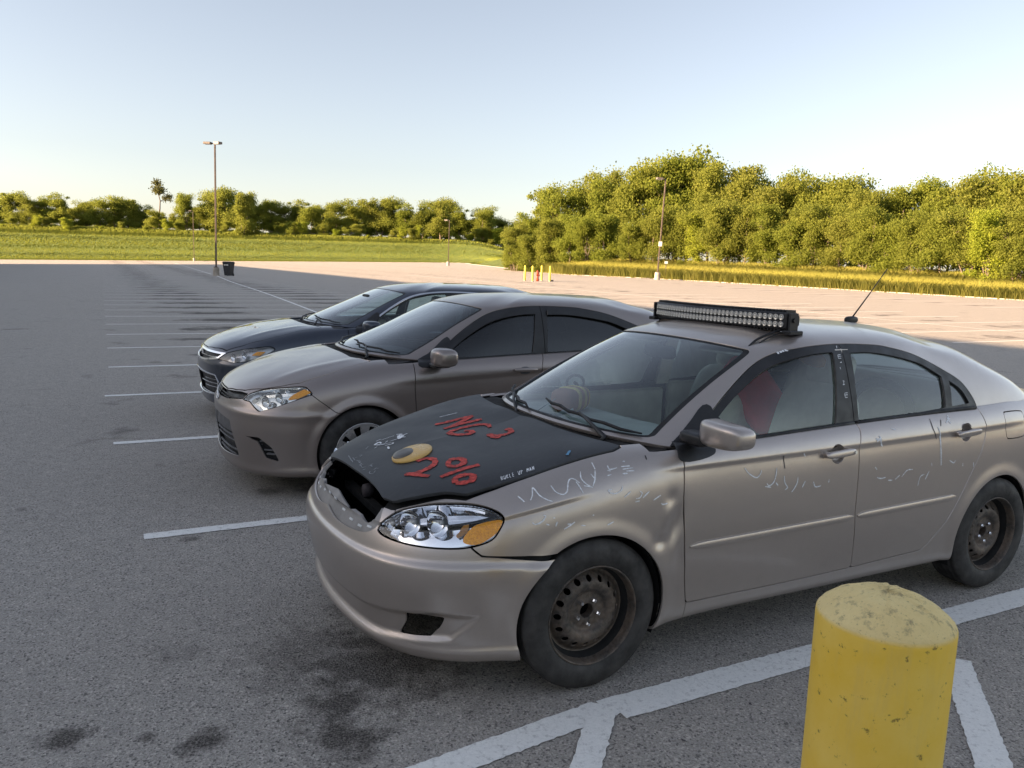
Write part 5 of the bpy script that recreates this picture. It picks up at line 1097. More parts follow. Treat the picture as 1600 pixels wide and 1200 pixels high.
    for nm, w, d in (('window', wF, doorsF), ('window', wR, doorsR), ('quarter_window', wQ, doorsR)):
        sdv = poly_sd(w, fr2.V[:, 0], fr2.V[:, 2])-.007; g = fr2.cut(sdv); fr2 = fr2.cut(-sdv)
        for k, dd in enumerate(d):
            q = g.offset(-.012); surf_obj(nm, q if k == 0 else q.mirrored(), MATS['clear_glass'], dd, .004)
    # split the frame between the two doors at the B pillar
    bline = lambda s_: -(s_.V[:, 0]+1.485+(s_.V[:, 2]-.97)*.04)
    frF = fr2.cut(-bline(fr2)-.003); frR = fr2.cut(bline(fr2)-.003)
    for k in (0, 1):
        surf_obj('window_frame', frF if k == 0 else frF.mirrored(), K, doorsF[k], .016); surf_obj('window_frame', frR if k == 0 else frR.mirrored(), K, doorsR[k], .016)
    centre('roof', B.top, P, root, .02)
    # belt strips, drip line, waist seal
    for k, sd in enumerate((1, -1)):
        for x0, x1, d in ((-.52, -1.47, doorsF), (-1.49, -2.40, doorsR)):
            pts = []
            for x in np.linspace(x0, x1, 14):
                z = np.interp(-x, [.48, 1.0, 1.6, 2.15, 2.6], [.948, .972, .996, 1.013, 1.024]); pts.append((x, .776*sd, z))
            V, F = tube(pts, .011, 8); obj('belt_seal', (V, F), MATS['rubber'], d[k], True)
    # side mouldings
    for x0, x1, d in ((-.455, -1.435, doorsF), (-1.462, -2.212, doorsR)):
        pts = [B.on_side(x, np.interp(-x, [.45, 2.22], [.541, .571]))[0] for x in np.linspace(x0, x1, 26)]
        VF = strip(B, pts, .036, .012); 
        for k, q in enumerate((VF, mirrorVF(VF))): smooth_by_angle(obj('side_moulding', q, P, d[k]), 50)
    # door handles: cup and bar
    for xc, zc, d in ((-1.305, .872, doorsF), (-2.262, .906, doorsR)):
        c, n = B.on_side(xc, zc); t = np.array([1., 0, 0])-n*n[0]; t /= np.linalg.norm(t); u = np.cross(n, t); M = np.stack([t, n, u], 1)
        tl = rotm('Y', R(-2.5)); M = M@tl
        dV, dF_ = lathe([(.0485, 0), (.047, -.003), (.042, -.009), (.032, -.014), (.018, -.0165), (.001, -.017)], 30, 'y'); cup = ([tuple(v) for v in (dV@M.T)+c-n*.001], [tuple(reversed(f)) for f in dF_])
        bar = sup(c+n*.022, (.098, .012, .017), .6, rot=M); f1 = sup(c+n*.008+t*.075, (.018, .018, .013), .7, rot=M); f2 = sup(c+n*.008-t*.08, (.018, .018, .013), .7, rot=M)
        key = tube([c+n*.020-t*.083, c+n*.0355-t*.083], .008, 12)
        for k in (0, 1):
            mm = (lambda q: q) if k == 0 else mirrorVF
            obj('handle_cup', mm(cup), P, d[k], True); obj('handle', mm(merge(bar, f1, f2)), P, d[k], True)
            if xc > -2: obj('key_lock', mm(key), MATS['satin_silver'], d[k])
    # mirrors
    for sd in (1,):
        m = sup((-.485, .965, 1.040), (.060, .122, .052), .5, 32, 18)
        V = []
        for x, y, z in m[0]:
            f = (y-.965)/.122; V.append((x-.022*f*f, y, z+(.006*f if z < 1.04 else -.004*f)))
        foot = sup((-.478, .815, .998), (.045, .075, .028), .5); sail = ([(-.425, .800, .918), (-.435, .805, .955), (-.60, .760, .975), (-.625, .722, 1.045), (-.50, .765, .985), (-.60, .800, .955)], [(0, 1, 4, 3, 2, 5)])
        q = merge(foot)
        if sd > 0: o = obj('side_mirror', (V, m[1]), P, root, True); g_ = obj('mirror_foot', q, K, o, True)
        else: o = obj('side_mirror', mirrorVF((V, m[1])), P, root, True); g_ = obj('mirror_foot', mirrorVF(q), K, o, True)
    # mirror patch on the A pillar foot
    sailP = smooth_poly([(-.405, .905), (-.405, .945), (-.47, .988), (-.555, 1.045), (-.655, 1.110), (-.665, 1.06), (-.61, .985), (-.59, .955), (-.585, .925), (-.50, .905)], 2)
    tp = B.topfull.cut(poly_sd(sailP, B.topfull.V[:, 0], B.topfull.V[:, 2])); tp = tp.cut(4.9-tp.A['s']).cut(tp.A['s'][:0].sum()+1+0*tp.V[:, 0]) if False else tp
    lw = B.full.cut(np.minimum(poly_sd(sailP, B.full.V[:, 0], B.full.V[:, 2]), 6.4-B.full.A['l']))
    for k in (0, 1):
        s1 = join(Surf(tp.V, tp.N, {}, tp.Q, tp.T), Surf(lw.V, lw.N, {}, lw.Q, lw.T)).offset(.005); surf_obj('mirror_sail', s1 if k == 0 else s1.mirrored(), K, doorsF[k], .008)
    # -- cowl and wipers
    cw = []
    def cowl_z(x, y): return .955-.012*sstep(-.1, -.3, x)-.03*(y/.7)**2
    V = []; F = []; ys = np.linspace(-.72, .72, 41)
    for y in ys:
        xf = -.075-.115*(abs(y)/.69)**3; xb = -.20-.19*(abs(y)/.68)**2
        for t in (0, .4, .75, 1): V.append((xf+(xb-xf)*t, y, .944-.018*(y/.7)**2-.010*math.sin(t*3.1)+.016*t))
    for i in range(40):
        for j in range(3): F.append((i*4+j, (i+1)*4+j, (i+1)*4+j+1, i*4+j+1))
    obj('cowl_panel', (V, F), K, root, True)
    def ws_pt(y, l):
        t = B.topfull; i = np.argmin((t.V[:, 1]-abs(y))**2+((t.A['l']-l)*.3)**2+1e3*(t.A['s'] > 3.6)); v = t.V[i].copy(); n = t.N[i].copy()
        if y < 0: v[1] *= -1; n[1] *= -1
        return v, n
    for (y0, l0, y1, l1, yp, xp) in ((.62, .12, -.02, .42, .52, -.20), (-.05, .10, -.60, .36, -.16, -.13)):
        arm = [(xp, yp, .958)]; bl = []
        for t in np.linspace(0, 1, 9):
            v, n = ws_pt(y0+(y1-y0)*t, l0+(l1-l0)*t); bl.append(v+n*.016)
        mid = bl[4]
        o = obj('wiper', tube([np.array(arm[0])-(0, 0, .02), np.array(arm[0])+(-.02, 0, .004), (np.array(arm[0])+mid)/2+(0, 0, .014), mid+np.array([0, 0, .008])], [.013, .011, .008, .006], 8), K, root, True)
        obj('wiper_blade', tube(bl, [.004]+[.008]*7+[.004], 6), MATS['rubber'], o, True)
    # -- wheels, wells, floor
    for ax, az in WX:
        for sd in (1, -1):
            w = steel_wheel(root, (ax, .738*sd, az), sd)
            q = wheel_well(ax, az, .345, .80*sd, .48*sd); obj('wheel_well', q, MATS['liner_black'], root)
    obj('floor_pan', box((-1.6, 0, .225), (1.95, .64, .02)), MATS['liner_black'], root)
    obj('engine_bay', merge(box((.30, 0, .50), (.02, .62, .28)), box((.60, 0, .36), (.10, .55, .02)), box((.62, 0, .57), (.02, .50, .018))), MATS['liner_black'], root)
    for y in (-.18, .2): obj('horn', lathe([(.001, .62), (.03, .62), (.034, .60), (.034, .585), (.01, .57)], 20, 'x'), MATS['mark_dark'], root, True).location = (.02, y, .62)
    obj('hood_latch', merge(box((.66, .42, .70), (.03, .02, .02), .004), box((.64, .40, .66), (.012, .012, .04))), MATS['steel_rust'], root)
    # -- interior
    tr = empty('interior'); tr.parent = root
    def dz(x, y): return .945-.10*sstep(-.62, -.86, x)-.03*(y/.7)**2+.022*math.exp(-((y-.36)/.19)**2)*float(sstep(-.45, -.65, x))
    obj('dashboard', heightsheet(np.linspace(-.20, -.90, 16)[::-1], np.linspace(-.70, .70, 29), dz), MATS['dash_grey'], tr, True)
    obj('dash_face', box((-.84, 0, .70), (.03, .70, .15), .02), MATS['dash_grey'], tr)
    obj('steering_wheel', merge((lambda q: ([tuple(v) for v in q[0]], q[1]))(ring((-.98, .36, .86), .175, .015, (-.85, 0, .5))), box((-.975, .36, .86), (.02, .06, .05), .015, rotm('Y', -.5)), tube([(-.97, .20, .87), (-.97, .52, .87)], .014, 8), tube([(-.97, .36, .86), (-.80, .36, .74)], .035, 10)), MATS['interior_dark'], tr, True)
    for y in (.36, -.36):
        obj('seat_cushion', sup((-1.32, y, .50), (.27, .25, .10), .5), MATS['interior_beige'], tr, True)
        obj('seat_backrest', sup((-1.64, y, .80), (.085, .24, .33), .5, rot=rotm('Y', -.30)), MATS['interior_beige'], tr, True)
        obj('headrest', sup((-1.77, y, 1.19), (.055, .135, .095), .55, rot=rotm('Y', -.25)), MATS['interior_beige'], tr, True)
    obj('rear_seat_cushion', sup((-2.15, 0, .50), (.27, .64, .11), .35), MATS['interior_beige'], tr, True)
    obj('rear_seat_backrest', sup((-2.50, 0, .82), (.09, .64, .30), .35, rot=rotm('Y', -.38)), MATS['interior_beige'], tr, True)
    obj('parcel_shelf', box((-2.80, 0, 1.0), (.22, .60, .015), .005), MATS['interior_beige'], tr)
    for sd in (1, -1):
        obj('door_card', merge(box((-1.0, .745*sd, .72), (.52, .025, .22), .015), box((-2.0, .735*sd, .74), (.45, .025, .24), .015), box((-1.05, .69*sd, .74), (.25, .04, .025), .015)), MATS['interior_beige'], tr)
    obj('cabin_floor', box((-1.6, 0, .30), (1.3, .70, .03)), MATS['interior_dark'], tr)
    obj('headliner', heightsheet(np.linspace(-2.35, -1.05, 8), np.linspace(-.5, .5, 9), lambda x, y: 1.385-.06*(abs(y)/.5)**2-.03*((x+1.7)/.65)**2), MATS['interior_beige'], tr, True)
    for y in (.33, -.33): obj('sun_visor', sup((-1.10, y, 1.315), (.11, .17, .010), .4, rot=rotm('Y', .18)), MATS['interior_beige'], tr, True)
    obj('rear_view_mirror', merge(sup((-.90, 0, 1.265), (.018, .125, .035), .5), tube([(-.90, 0, 1.27), (-.95, 0, 1.345)], .009, 8)), MATS['interior_dark'], tr, True)
    [obj('pillar_trim', box((-1.50, .68*q, 1.15), (.05, .014, .19), .006, rotm('X', .28*q)), MATS['interior_beige'], tr) for q in (1, -1)]
    obj('seat_belt', tube(smooth_poly([(-1.60, .62, 1.24), (-1.66, .60, 1.05), (-1.62, .58, .7)], 6, closed=False), .014, 4), MATS['interior_dark'], tr, True)
    obj('child_seat', merge((lambda q: ([tuple(v) for v in q[0]], q[1]))(ring((-2.28, .30, .93), .17, .032, (.45, .75, .45)))), MATS['interior_dark'], tr, True)
    # antenna
    an = obj('antenna', merge(sup((-2.33, 0, 1.428), (.055, .018, .022), .8)), K, root, True)
    obj('mast', tube([(-2.335, 0, 1.44), (-2.47, 0, 1.585), (-2.61, 0, 1.742)], [.0048, .0035, .0025], 8), K, an, True)
    hoodlift = lambda V: [(x, y, z+float(HL(x, y))+.0060) for x, y, z in V]
    for key, w, onhood, paths in STROKES:
        nm = {'paint_red': 'spray_letter', 'paint_white': 'scribble', 'chalk_grey': 'scribble', 'mark_blue': 'tape_mark', 'mark_dark': 'scratch'}[key]
        for pth in paths:
            V, F = ribbon(B, pth, w, taper=.75 if key == 'paint_red' else .5)
            obj(nm, (hoodlift(V) if onhood else V, F), MATS[key], root, True)
    # oval yellow badge with a dark off-centre oval
    def pad(P, h0, h1, k):
        P = np.array(P); c = P.mean(0); n = B.nearest(c)[1]; V = []; m = len(P); rings = [(1, h0), (1, h1*.7), (.93, h1), (.6, h1*1.25), (.25, h1*1.35)]
        Q = [B.nearest(p)[0] for p in P]
        for s_, h in rings: V += [tuple((c*0+B.nearest(c+(q-c)*s_)[0])+n*h) for q in Q]
        V.append(tuple(B.nearest(c)[0]+n*h1*1.38)); F = []
        for r_ in range(len(rings)-1):
            for i in range(m): F.append((r_*m+i, r_*m+(i+1) % m, (r_+1)*m+(i+1) % m, (r_+1)*m+i))
        for i in range(m): F.append(((len(rings)-1)*m+i, (len(rings)-1)*m+(i+1) % m, len(V)-1))
        return hoodlift(V), F
    bo_ = obj('oval_badge', pad(EYE_OUT, 0, .010, 0), MATS['sticker_yellow'], root, True); obj('dark_oval', pad(EYE_IN, .008, .0165, 1), MATS['sticker_grey'], bo_, True)
    # hood pins
    # -- light bar on the roof
    n = 33; ys = np.linspace(-.565, .565, n); bx = lambda y: -1.225-.085*(y/.565)**2; zc = 1.458
    sec = [(-.035, -.040), (.022, -.042), (.030, -.034), (.030, .034), (.022, .042), (-.030, .042), (-.055, .020), (-.055, -.020)]; V = []; F = []
    for y in ys:
        for dx, dz in sec: V.append((bx(y)+dx, y, zc+dz))
    k = len(sec)
    for i in range(n-1):
        for j in range(k): F.append((i*k+j, i*k+(j+1) % k, (i+1)*k+(j+1) % k, (i+1)*k+j))
    F.append(tuple(range(k-1, -1, -1))); F.append(tuple(range((n-1)*k, n*k)))
    lb = obj('light_bar', (V, F), K, root); fin = []
    for i in range(56):
        y = -.55+1.1*i/55
        for z in (.047, -.047): obj('cooling_fin', box((bx(y)-.012, y, zc+z), (.030, .0035, .006)), K, lb)
    lensme = mesh_pd('lens', *lathe([(.0145, .0), (.0145, .004), (.012, .0045), (.009, .0015), (.004, .0035), (.0005, .005)], 14, 'x'), smooth=True)
    for r_ in (-.0175, .0175):
        for i in range(36):
            y = -.535+1.07*i/35; o = link('lens', lensme, MATS['led_lens'], lb); o.location = (bx(y)+.0305, y, zc+r_); o.rotation_euler = (0, 0, -math.atan(2*.085*y/.565**2)*-1)
    lb.scale = (1, .912, 1); lb.location = (0, -.025, 0)
    for sd in (1, -1):
        yb = .585*sd; obj('end_bracket', merge(box((-1.305, yb, 1.452), (.030, .006, .045), .003), box((-1.305, yb, 1.402), (.045, .030, .010), .004), tube([(-1.305, yb-.012*sd, 1.462), (-1.305, yb+.016*sd, 1.462)], .012, 10)), K, lb)
    pts = [(bx(y)-.01, y, 1.388+.022*(1-(y/.56)**2)) for y in np.linspace(-.58, .58, 25)]; obj('mount_rail', tube(pts, .011, 6), MATS['steel_rust'], lb, True)
    for y in (-.22, .18): obj('foot_pad', sup((bx(y), y, 1.404), (.03, .055, .010), .5), K, lb, True)
    cab_ = [(-1.30, .52, 1.415), (-1.22, .535, 1.40), (-1.12, .545, 1.372), (-1.06, .56, 1.345), (-1.0, .575, 1.305), (-.9, .60, 1.255)]
    obj('cable', tube(smooth_poly(cab_, 5, closed=False), .006, 6), MATS['rubber'], lb, True); obj('cable', tube(smooth_poly([(x-.03, y+.012, z-.004) for x, y, z in cab_[:4]], 5, closed=False), .004, 6), MATS['rubber'], lb, True)
    return root, B
# ------------------------------------------------------------------ the taupe and the navy sedan (shared builder)
def other_car(c):
    root = empty('sedan_car', c['loc'], R(207.52)); tag(root, c['label'], 'car')
    WX = ((0, c['wr']), (-c['wb'], c['wr'])); P = MATS[c['paint']]; K = MATS['trim_black']
    def feat(G, N, arc, lv):
        X, Y, Z = G[..., 0], G[..., 1], G[..., 2]; D = 0*X
        D = D+.005*np.tanh((Z-(.80+.05*(-X)))/.010)*sstep(-.1, -.6, X)*(Y > .6)*(lv[None, :] < 6)*(1-sstep(-2.9, -3.3, X))
        D = D+c.get('crease', .008)*np.exp(-((Z-.60)/.025)**2)*(1-sstep(1.0, 1.5, arc))*(lv[None, :] < 5)
        D = D-.012*np.exp(-((Z-.40)/.05)**2)*sstep(-.5, -.7, X)*(1-sstep(-2., -2.2, X))*(Y > .6)
        D = D+.012*np.exp(-((Z-.20)/.03)**2)*(lv[None, :] < 3)*(arc < 1.6)
        ch = np.exp(-((np.abs(Y)-(.56-.0*X))/.05)**2)*sstep(.75, .4, X)*sstep(-.15, 0.1, X)*(lv[None, :] > 6.05); D = D+.006*ch
        return G+N*D[..., None]
    B = Body(c['net'], c['top'], WX, c['ar'], nu=280, nv=100, feat=feat)
    liner = B.low
    cab = lambda r: np.maximum(6.02-r.A['l'], np.maximum(r.V[:, 0]+c['cowl'], c['deck']-r.V[:, 0]))
    B.low = B.low.cut(cab(B.low)); liner = liner.cut(cab(liner))
    hood = B.take('low', B.sd('low', c['hood'], 'xy', lambda r: r.A['l']-5.0), .007); centre('hood', hood, P, root, .012)
    xr = c['hoodrear']; B.take('low', B.sd('low', [(xr+.005, -.3), (xr+.005, 0), (xr, .45), (xr-.055, .60), (xr-.09, .665), (-.36, .69), (-.36, -.3)], 'xy', lambda r: r.A['l']-6.05), 0)
    # headlights
    hlp = smooth_poly(B.az(c['hl']), 5, sharp=c['hlsharp']); hl = B.take('low', B.sd('low', hlp, 'az', lambda r: 6.6-r.A['l']), .006)
    liner = liner.cut(-poly_sd(hlp, liner.A['a'], liner.V[:, 2])-.005)
    am = B.az(c['amber']); amp = hl.cut(poly_sd(am, hl.A['a'], hl.V[:, 2]))
    for sd in (1, -1): headlamp(B, hl, root, sd, .06, c['lens'], bowls=c['bowls'], ambers=[amp], axis=(1, .5, .05), bezel=c['bezel'])
    # grilles
    for gname, poly, frame, bars, barmat, rec in c['grilles']:
        gp = B.az(poly); gp = [(-.2, gp[0][1])]+gp+[(-.2, gp[-1][1])]
        g = B.take('low', B.sd('low', gp, 'az', lambda r: 6.4-r.A['l']), .0); liner = liner.cut(-poly_sd(gp, liner.A['a'], liner.V[:, 2]))
        go = centre(gname, g.offset(-rec), K, root, -rec+.004)
        if frame: 
            d = poly_sd(gp, g.A['a'], g.V[:, 2]); fr = g.cut(-d+frame); centre('grille_frame', fr.offset(.004), MATS['chrome'], go, .012)
        for z0, h in bars:
            d = poly_sd(gp, g.A['a'], g.V[:, 2]); b = g.cut(np.minimum(h/2-np.abs(g.V[:, 2]-z0), d-.004))
            if len(b.V): centre('grille_bar', b.offset(-rec*.25), MATS[barmat], go, .012)
    for poly in c.get('fogs', ()):
        fp = B.az(poly); f = B.take('low', B.sd('low', fp, 'az', lambda r: 3.6-r.A['l']), 0); liner = liner.cut(-poly_sd(fp, liner.A['a'], liner.V[:, 2]))
        for o in both('fog_pocket', f.offset(-.035), K, root, -.035):
            pass
        for z0 in (.33, .36, .39, .42):
            b = f.cut(np.minimum(.006-np.abs(f.V[:, 2]-z0), poly_sd(fp, f.A['a'], f.V[:, 2])-.006))
            if len(b.V): both('pocket_bar', b.offset(-.012), MATS['plastic_grey'], root, .012)
    seam = B.az(c['seam']); seam = [(-.2, .95)]+seam+[(-.2, 0.)]
    bp = B.take('low', B.sd('low', seam, 'az', lambda r: r.V[:, 0]+.05), .005); centre('front_bumper', bp, P, root, .010)
    M2 = lambda Pl: [tmap((x, z), c['dx'], c['tz'], 1) for x, z in Pl]
    dF = M2([(-.470, .26), (-.445, .40), (-.428, .535), (-.412, .755), (-.417, .905), (-.43, 1.12), (-1.49, 1.12), (-1.474, .968), (-1.449, .89), (-1.445, .58), (-1.478, .318), (-1.48, .265), (-1.0, .26)])
    dR = M2([(-1.48, .265), (-1.478, .318), (-1.445, .58), (-1.449, .89), (-1.474, .968), (-1.49, 1.12), (-2.42, 1.12), (-2.416, .996), (-2.436, .93), (-2.431, .88), (-2.399, .80), (-2.33, .695), (-2.246, .56), (-2.168, .445), (-2.06, .345), (-2.00, .29)])
    ms = lambda r: 6.5-r.A['l']
    dfp = B.take('low', B.sd('low', dF, 'xz', ms), .006); drp = B.take('low', B.sd('low', dR, 'xz', ms), .006)
    doorsF = both('front_door', dfp, P, root); doorsR = both('rear_door', drp, P, root)
    fx = tmap((-.43, .9), c['dx'], c['tz'], 1)[0]
    fp = B.take('low', B.low.V[:, 0]-fx+.0, .004); both('fender', fp, P, root)
    centre('body_shell', B.low, P, root); centre('inner_liner', liner.offset(-.018), MATS['liner_black'], root, 0)
    ky = c['ky']
    wsP = smooth_poly([(-.1, .02), (.30*ky, .02), (.60*ky, .03), (.655*ky, .06), (.648*ky, .12), (.600*ky, .45), (.545*ky, .78), (.520*ky, .865), (.48*ky, .885), (.2, .885), (-.1, .885)], 4, sharp=(0, 10))
    ws = B.take('top', B.sd('top', wsP, 'yl', lambda r: 4.2-r.A['s']), 0)
    sdv = poly_sd(wsP, ws.V[:, 1], ws.A['l']*.29)
    centre('windshield', ws.cut(sdv-.010).offset(-.005), MATS['windscreen_glass'], root, .004); centre('windshield_seal', ws.cut(-sdv+.016).offset(-.003), MATS['rubber'], root, .006)
    bgP = smooth_poly([(-.1, .04), (.45, .05), (.58, .08), (.55, .4), (.45, .80), (.40, .86), (-.1, .87)], 4, sharp=(0, 6))
    centre('rear_window', B.take('top', B.sd('top', bgP, 'yl', lambda r: r.A['s']-10.2), 0).offset(-.005), MATS['dark_glass'], root, .004)
    MW = lambda Pl: [tmap((x, z), c['wx'], c['tz'], 1) for x, z in Pl]
    outl = smooth_poly(MW([(-.44, .93), (-.50, .958), (-.60, 1.035), (-.77, 1.150), (-.96, 1.256), (-1.11, 1.312), (-1.28, 1.345), (-1.5, 1.356), (-1.75, 1.348), (-1.87, 1.332), (-2.0, 1.306), (-2.11, 1.272), (-2.26, 1.210), (-2.38, 1.145), (-2.45, 1.045), (-2.455, .99), (-1.5, .93)]), 5, sharp=(0, 15, 16))
    fr = B.take('top', B.sd('top', outl, 'xz', lambda r: np.minimum(r.A['s']-2.9, 11.-r.A['s'])), .003)
    wF = smooth_poly(MW([(-.575, .975), (-.64, 1.035), (-.79, 1.137), (-.975, 1.236), (-1.12, 1.287), (-1.28, 1.318), (-1.445, 1.328), (-1.41, 1.15), (-1.365, .972), (-1.0, .962)]), 5, sharp=(0, 6, 8))
    wR = smooth_poly(MW([(-1.545, 1.322), (-1.70, 1.321), (-1.847, 1.303), (-2.0, 1.274), (-2.091, 1.248), (-2.228, 1.184), (-2.215, 1.10), (-2.195, 1.020), (-1.8, .995), (-1.508, .983), (-1.525, 1.15)]), 5, sharp=(0, 5, 7, 9))
    wQ = smooth_poly(MW([(-2.266, 1.168), (-2.330, 1.135), (-2.372, 1.10), (-2.412, 1.03), (-2.235, 1.022), (-2.255, 1.10)]), 4, sharp=(0, 3, 4))
    if c['chrome']:
        d = poly_sd(outl, fr.V[:, 0], fr.V[:, 2]); cs = fr.cut(-d+.016); fr = fr.cut(d-.016)
        for k in (0, 1): q = cs.offset(.003); surf_obj('window_trim', q if k == 0 else q.mirrored(), MATS['chrome'], root, .008)
    for nm, w, d in (('window', wF, doorsF), ('window', wR, doorsR), ('quarter_window', wQ, doorsR)):
        sdv = poly_sd(w, fr.V[:, 0], fr.V[:, 2]); g = fr.cut(sdv); fr = fr.cut(-sdv)
        for k, dd in enumerate(d): q = g.offset(-.012); surf_obj(nm, q if k == 0 else q.mirrored(), MATS[c['glass']], dd, .004)
        if c['guards'] and nm == 'window':
            gd = g.cut(-poly_sd(w, g.V[:, 0]-.006, g.V[:, 2]+.040))
            if len(gd.V):
                for k, dd in enumerate(d): q = gd.offset(.014); surf_obj('rain_guard', q if k == 0 else q.mirrored(), MATS['trim_black'], dd, .012)
    bx = tmap((-1.485, 1.0), c['wx'], c['tz'], 1)[0]; bl = lambda s_: -(s_.V[:, 0]-bx+(s_.V[:, 2]-.97)*.04)
    frF = fr.cut(-bl(fr)-.003); frR = fr.cut(bl(fr)-.003)
    for k in (0, 1):
        surf_obj('window_frame', frF if k == 0 else frF.mirrored(), K, doorsF[k], .016); surf_obj('window_frame', frR if k == 0 else frR.mirrored(), K, doorsR[k], .016)
    centre('roof', B.top, P, root, .02)
    zb = [st[6] for st in c['net'][8:13]]
    for k, sd in enumerate((1, -1)):
        for x0, x1, d in ((tmap((-.52, 1), c['wx'], c['tz'], 1)[0], bx+.02, doorsF), (bx-.02, tmap((-2.42, 1), c['wx'], c['tz'], 1)[0], doorsR)):
            pts = [(x, (np.interp(-x, [-p[0] for p in zb], [p[1] for p in zb])-.010)*sd, np.interp(-x, [-p[0] for p in zb], [p[2] for p in zb])+.004) for x in np.linspace(x0, x1, 12)]
            obj('belt_seal', tube(pts, .010, 8), MATS['chrome' if c['chrome'] else 'rubber'], d[k], True)
    # handles
    for xs, zs, d in (c['handleF'], c['handleR']):
        d = doorsF if d == 'F' else doorsR; cc, n = B.on_side(xs, zs); t = np.array([1., 0, 0])-n*n[0]; t /= np.linalg.norm(t); u = np.cross(n, t); Mx = np.stack([t, n, u], 1)
        cup = sup(cc-n*.012, (.055, .016, .032), .8, rot=Mx); bar = sup(cc+n*.018, (.105, .014, .017), .75, rot=Mx)
        for k in (0, 1):
            mm = (lambda q: q) if k == 0 else mirrorVF
            obj('handle_cup', mm(cup), MATS['plastic_grey'], d[k], True); obj('handle', mm(bar), MATS['chrome'] if c['chrome'] else P, d[k], True)
    # mirrors
    mx, my, mz = c['mirror']
    for sd in (1,):
        m = sup((mx, my, mz), (.085, .105, .068), .6, 32, 18); V = [(x-.5*abs(y-my)*(x < mx)*0-.025*((y-my)/.105)**2, y, z) for x, y, z in m[0]]
        low_ = sup((mx, my-.05, mz-.062), (.07, .085, .018), .6); ft = sup((mx-.01, my-.135, mz-.055), (.05, .05, .022), .6)
        mm = (lambda q: q) if sd > 0 else mirrorVF
        o = obj('side_mirror', mm((V, m[1])), P, root, True); obj('mirror_foot', mm(merge(low_, ft)), K, o, True)
    # sail patches
    sailP = smooth_poly(MW([(-.405, .905), (-.405, .945), (-.47, .988), (-.555, 1.045), (-.655, 1.110), (-.665, 1.06), (-.61, .985), (-.59, .955), (-.585, .925), (-.50, .905)]), 2)
    tp = B.topfull.cut(poly_sd(sailP, B.topfull.V[:, 0], B.topfull.V[:, 2])); lw = B.full.cut(np.minimum(poly_sd(sailP, B.full.V[:, 0], B.full.V[:, 2]), 6.4-B.full.A['l']))
    for k in (0, 1):
        s1 = join(Surf(tp.V, tp.N, {}, tp.Q, tp.T), Surf(lw.V, lw.N, {}, lw.Q, lw.T)).offset(.005); surf_obj('mirror_sail', s1 if k == 0 else s1.mirrored(), K, doorsF[k], .008)
    # cowl, wipers
    V = []; F = []; cz = c['net'][7][8][2]-.035; xh = c['hoodrear']
    for y in np.linspace(-.74, .74, 41):
        xf = xh+.015-.10*(abs(y)/.69)**3; xb = xf-.15-.10*(abs(y)/.7)**2
        for t in (0, .4, .75, 1): V.append((xf+(xb-xf)*t, y, cz-.018*(y/.7)**2-.012*math.sin(t*3.1)+.016*t))
    for i in range(40):
        for j in range(3): F.append((i*4+j, (i+1)*4+j, (i+1)*4+j+1, i*4+j+1))
    obj('cowl_panel', (V, F), K, root, True)
    t = B.topfull
    for (y0, l0, y1, l1, yp) in ((.64, .14, .02, .36, .52), (-.05, .12, -.60, .34, -.16)):
        bl_ = []
        for q in np.linspace(0, 1, 9):
            y = y0+(y1-y0)*q; l = l0+(l1-l0)*q; i = np.argmin((t.V[:, 1]-abs(y))**2+((t.A['l']-l)*.3)**2+1e3*(t.A['s'] > 3.6)); v = t.V[i].copy(); n = t.N[i].copy()
            if y < 0: v[1] *= -1; n[1] *= -1
            bl_.append(v+n*.016)
        a0 = np.array([xh-.09, yp, cz+.012]); o = obj('wiper', tube([a0-(0, 0, .02), a0+(-.02, 0, .004), (a0+bl_[4])/2+(0, 0, .014), bl_[4]+np.array([0, 0, .008])], [.013, .011, .008, .006], 8), K, root, True)
        obj('wiper_blade', tube(bl_, [.004]+[.008]*7+[.004], 6), MATS['rubber'], o, True)
    # emblem: ovals
    ex, ez = c['emblem']
    for q in ((.055, .037, 0, .0045), (.020, .034, .001, .0035), (.045, .013, .014, .0035)):
        a = np.linspace(0, 2*math.pi, 29)[:-1]; pts = [(ex+.006, q[0]*math.cos(w), ez+q[2]+q[1]*math.sin(w)) for w in a]; pts.append(pts[0])
        obj('emblem', tube(pts, q[3], 6, False), MATS['chrome'], root, True)
    for ax, az in WX:
        for sd in (1, -1):
            cover_wheel(root, (ax, (c['hw']-.115)*sd, az), sd, c['wr']); obj('wheel_well', wheel_well(ax, az, c['ar']+.008, (c['hw']-.05)*sd, .5*sd), MATS['liner_black'], root)
    obj('floor_pan', box((-1.7, 0, .22), (2.0, .66, .02)), MATS['liner_black'], root); obj('engine_bay', box((.45, 0, .50), (.02, .60, .25)), MATS['liner_black'], root)
    tr = empty('interior'); tr.parent = root; im = MATS[c['trim']]; o = c['sx']
    obj('dashboard', heightsheet(np.linspace(-.92, -.14, 10), np.linspace(-.72, .72, 15), lambda x, y: .965-.10*float(sstep(-.68, -.9, x))-.03*(y/.7)**2), MATS['interior_dark'], tr, True)
    obj('steering_wheel', ring((-1.0+o, .37, .90), .18, .015, (-.85, 0, .5)), MATS['interior_dark'], tr, True)
    for y in (.38, -.38):
        obj('seat_cushion', sup((-1.36+o, y, .52), (.27, .25, .10), .5), im, tr, True); obj('seat_backrest', sup((-1.68+o, y, .82), (.085, .25, .33), .5, rot=rotm('Y', -.30)), im, tr, True)
        obj('headrest', sup((-1.80+o, y, 1.20), (.05, .13, .085), .55, rot=rotm('Y', -.25)), im, tr, True)
    obj('rear_seat_backrest', sup((-2.65+o, 0, .84), (.09, .66, .28), .35, rot=rotm('Y', -.38)), im, tr, True)
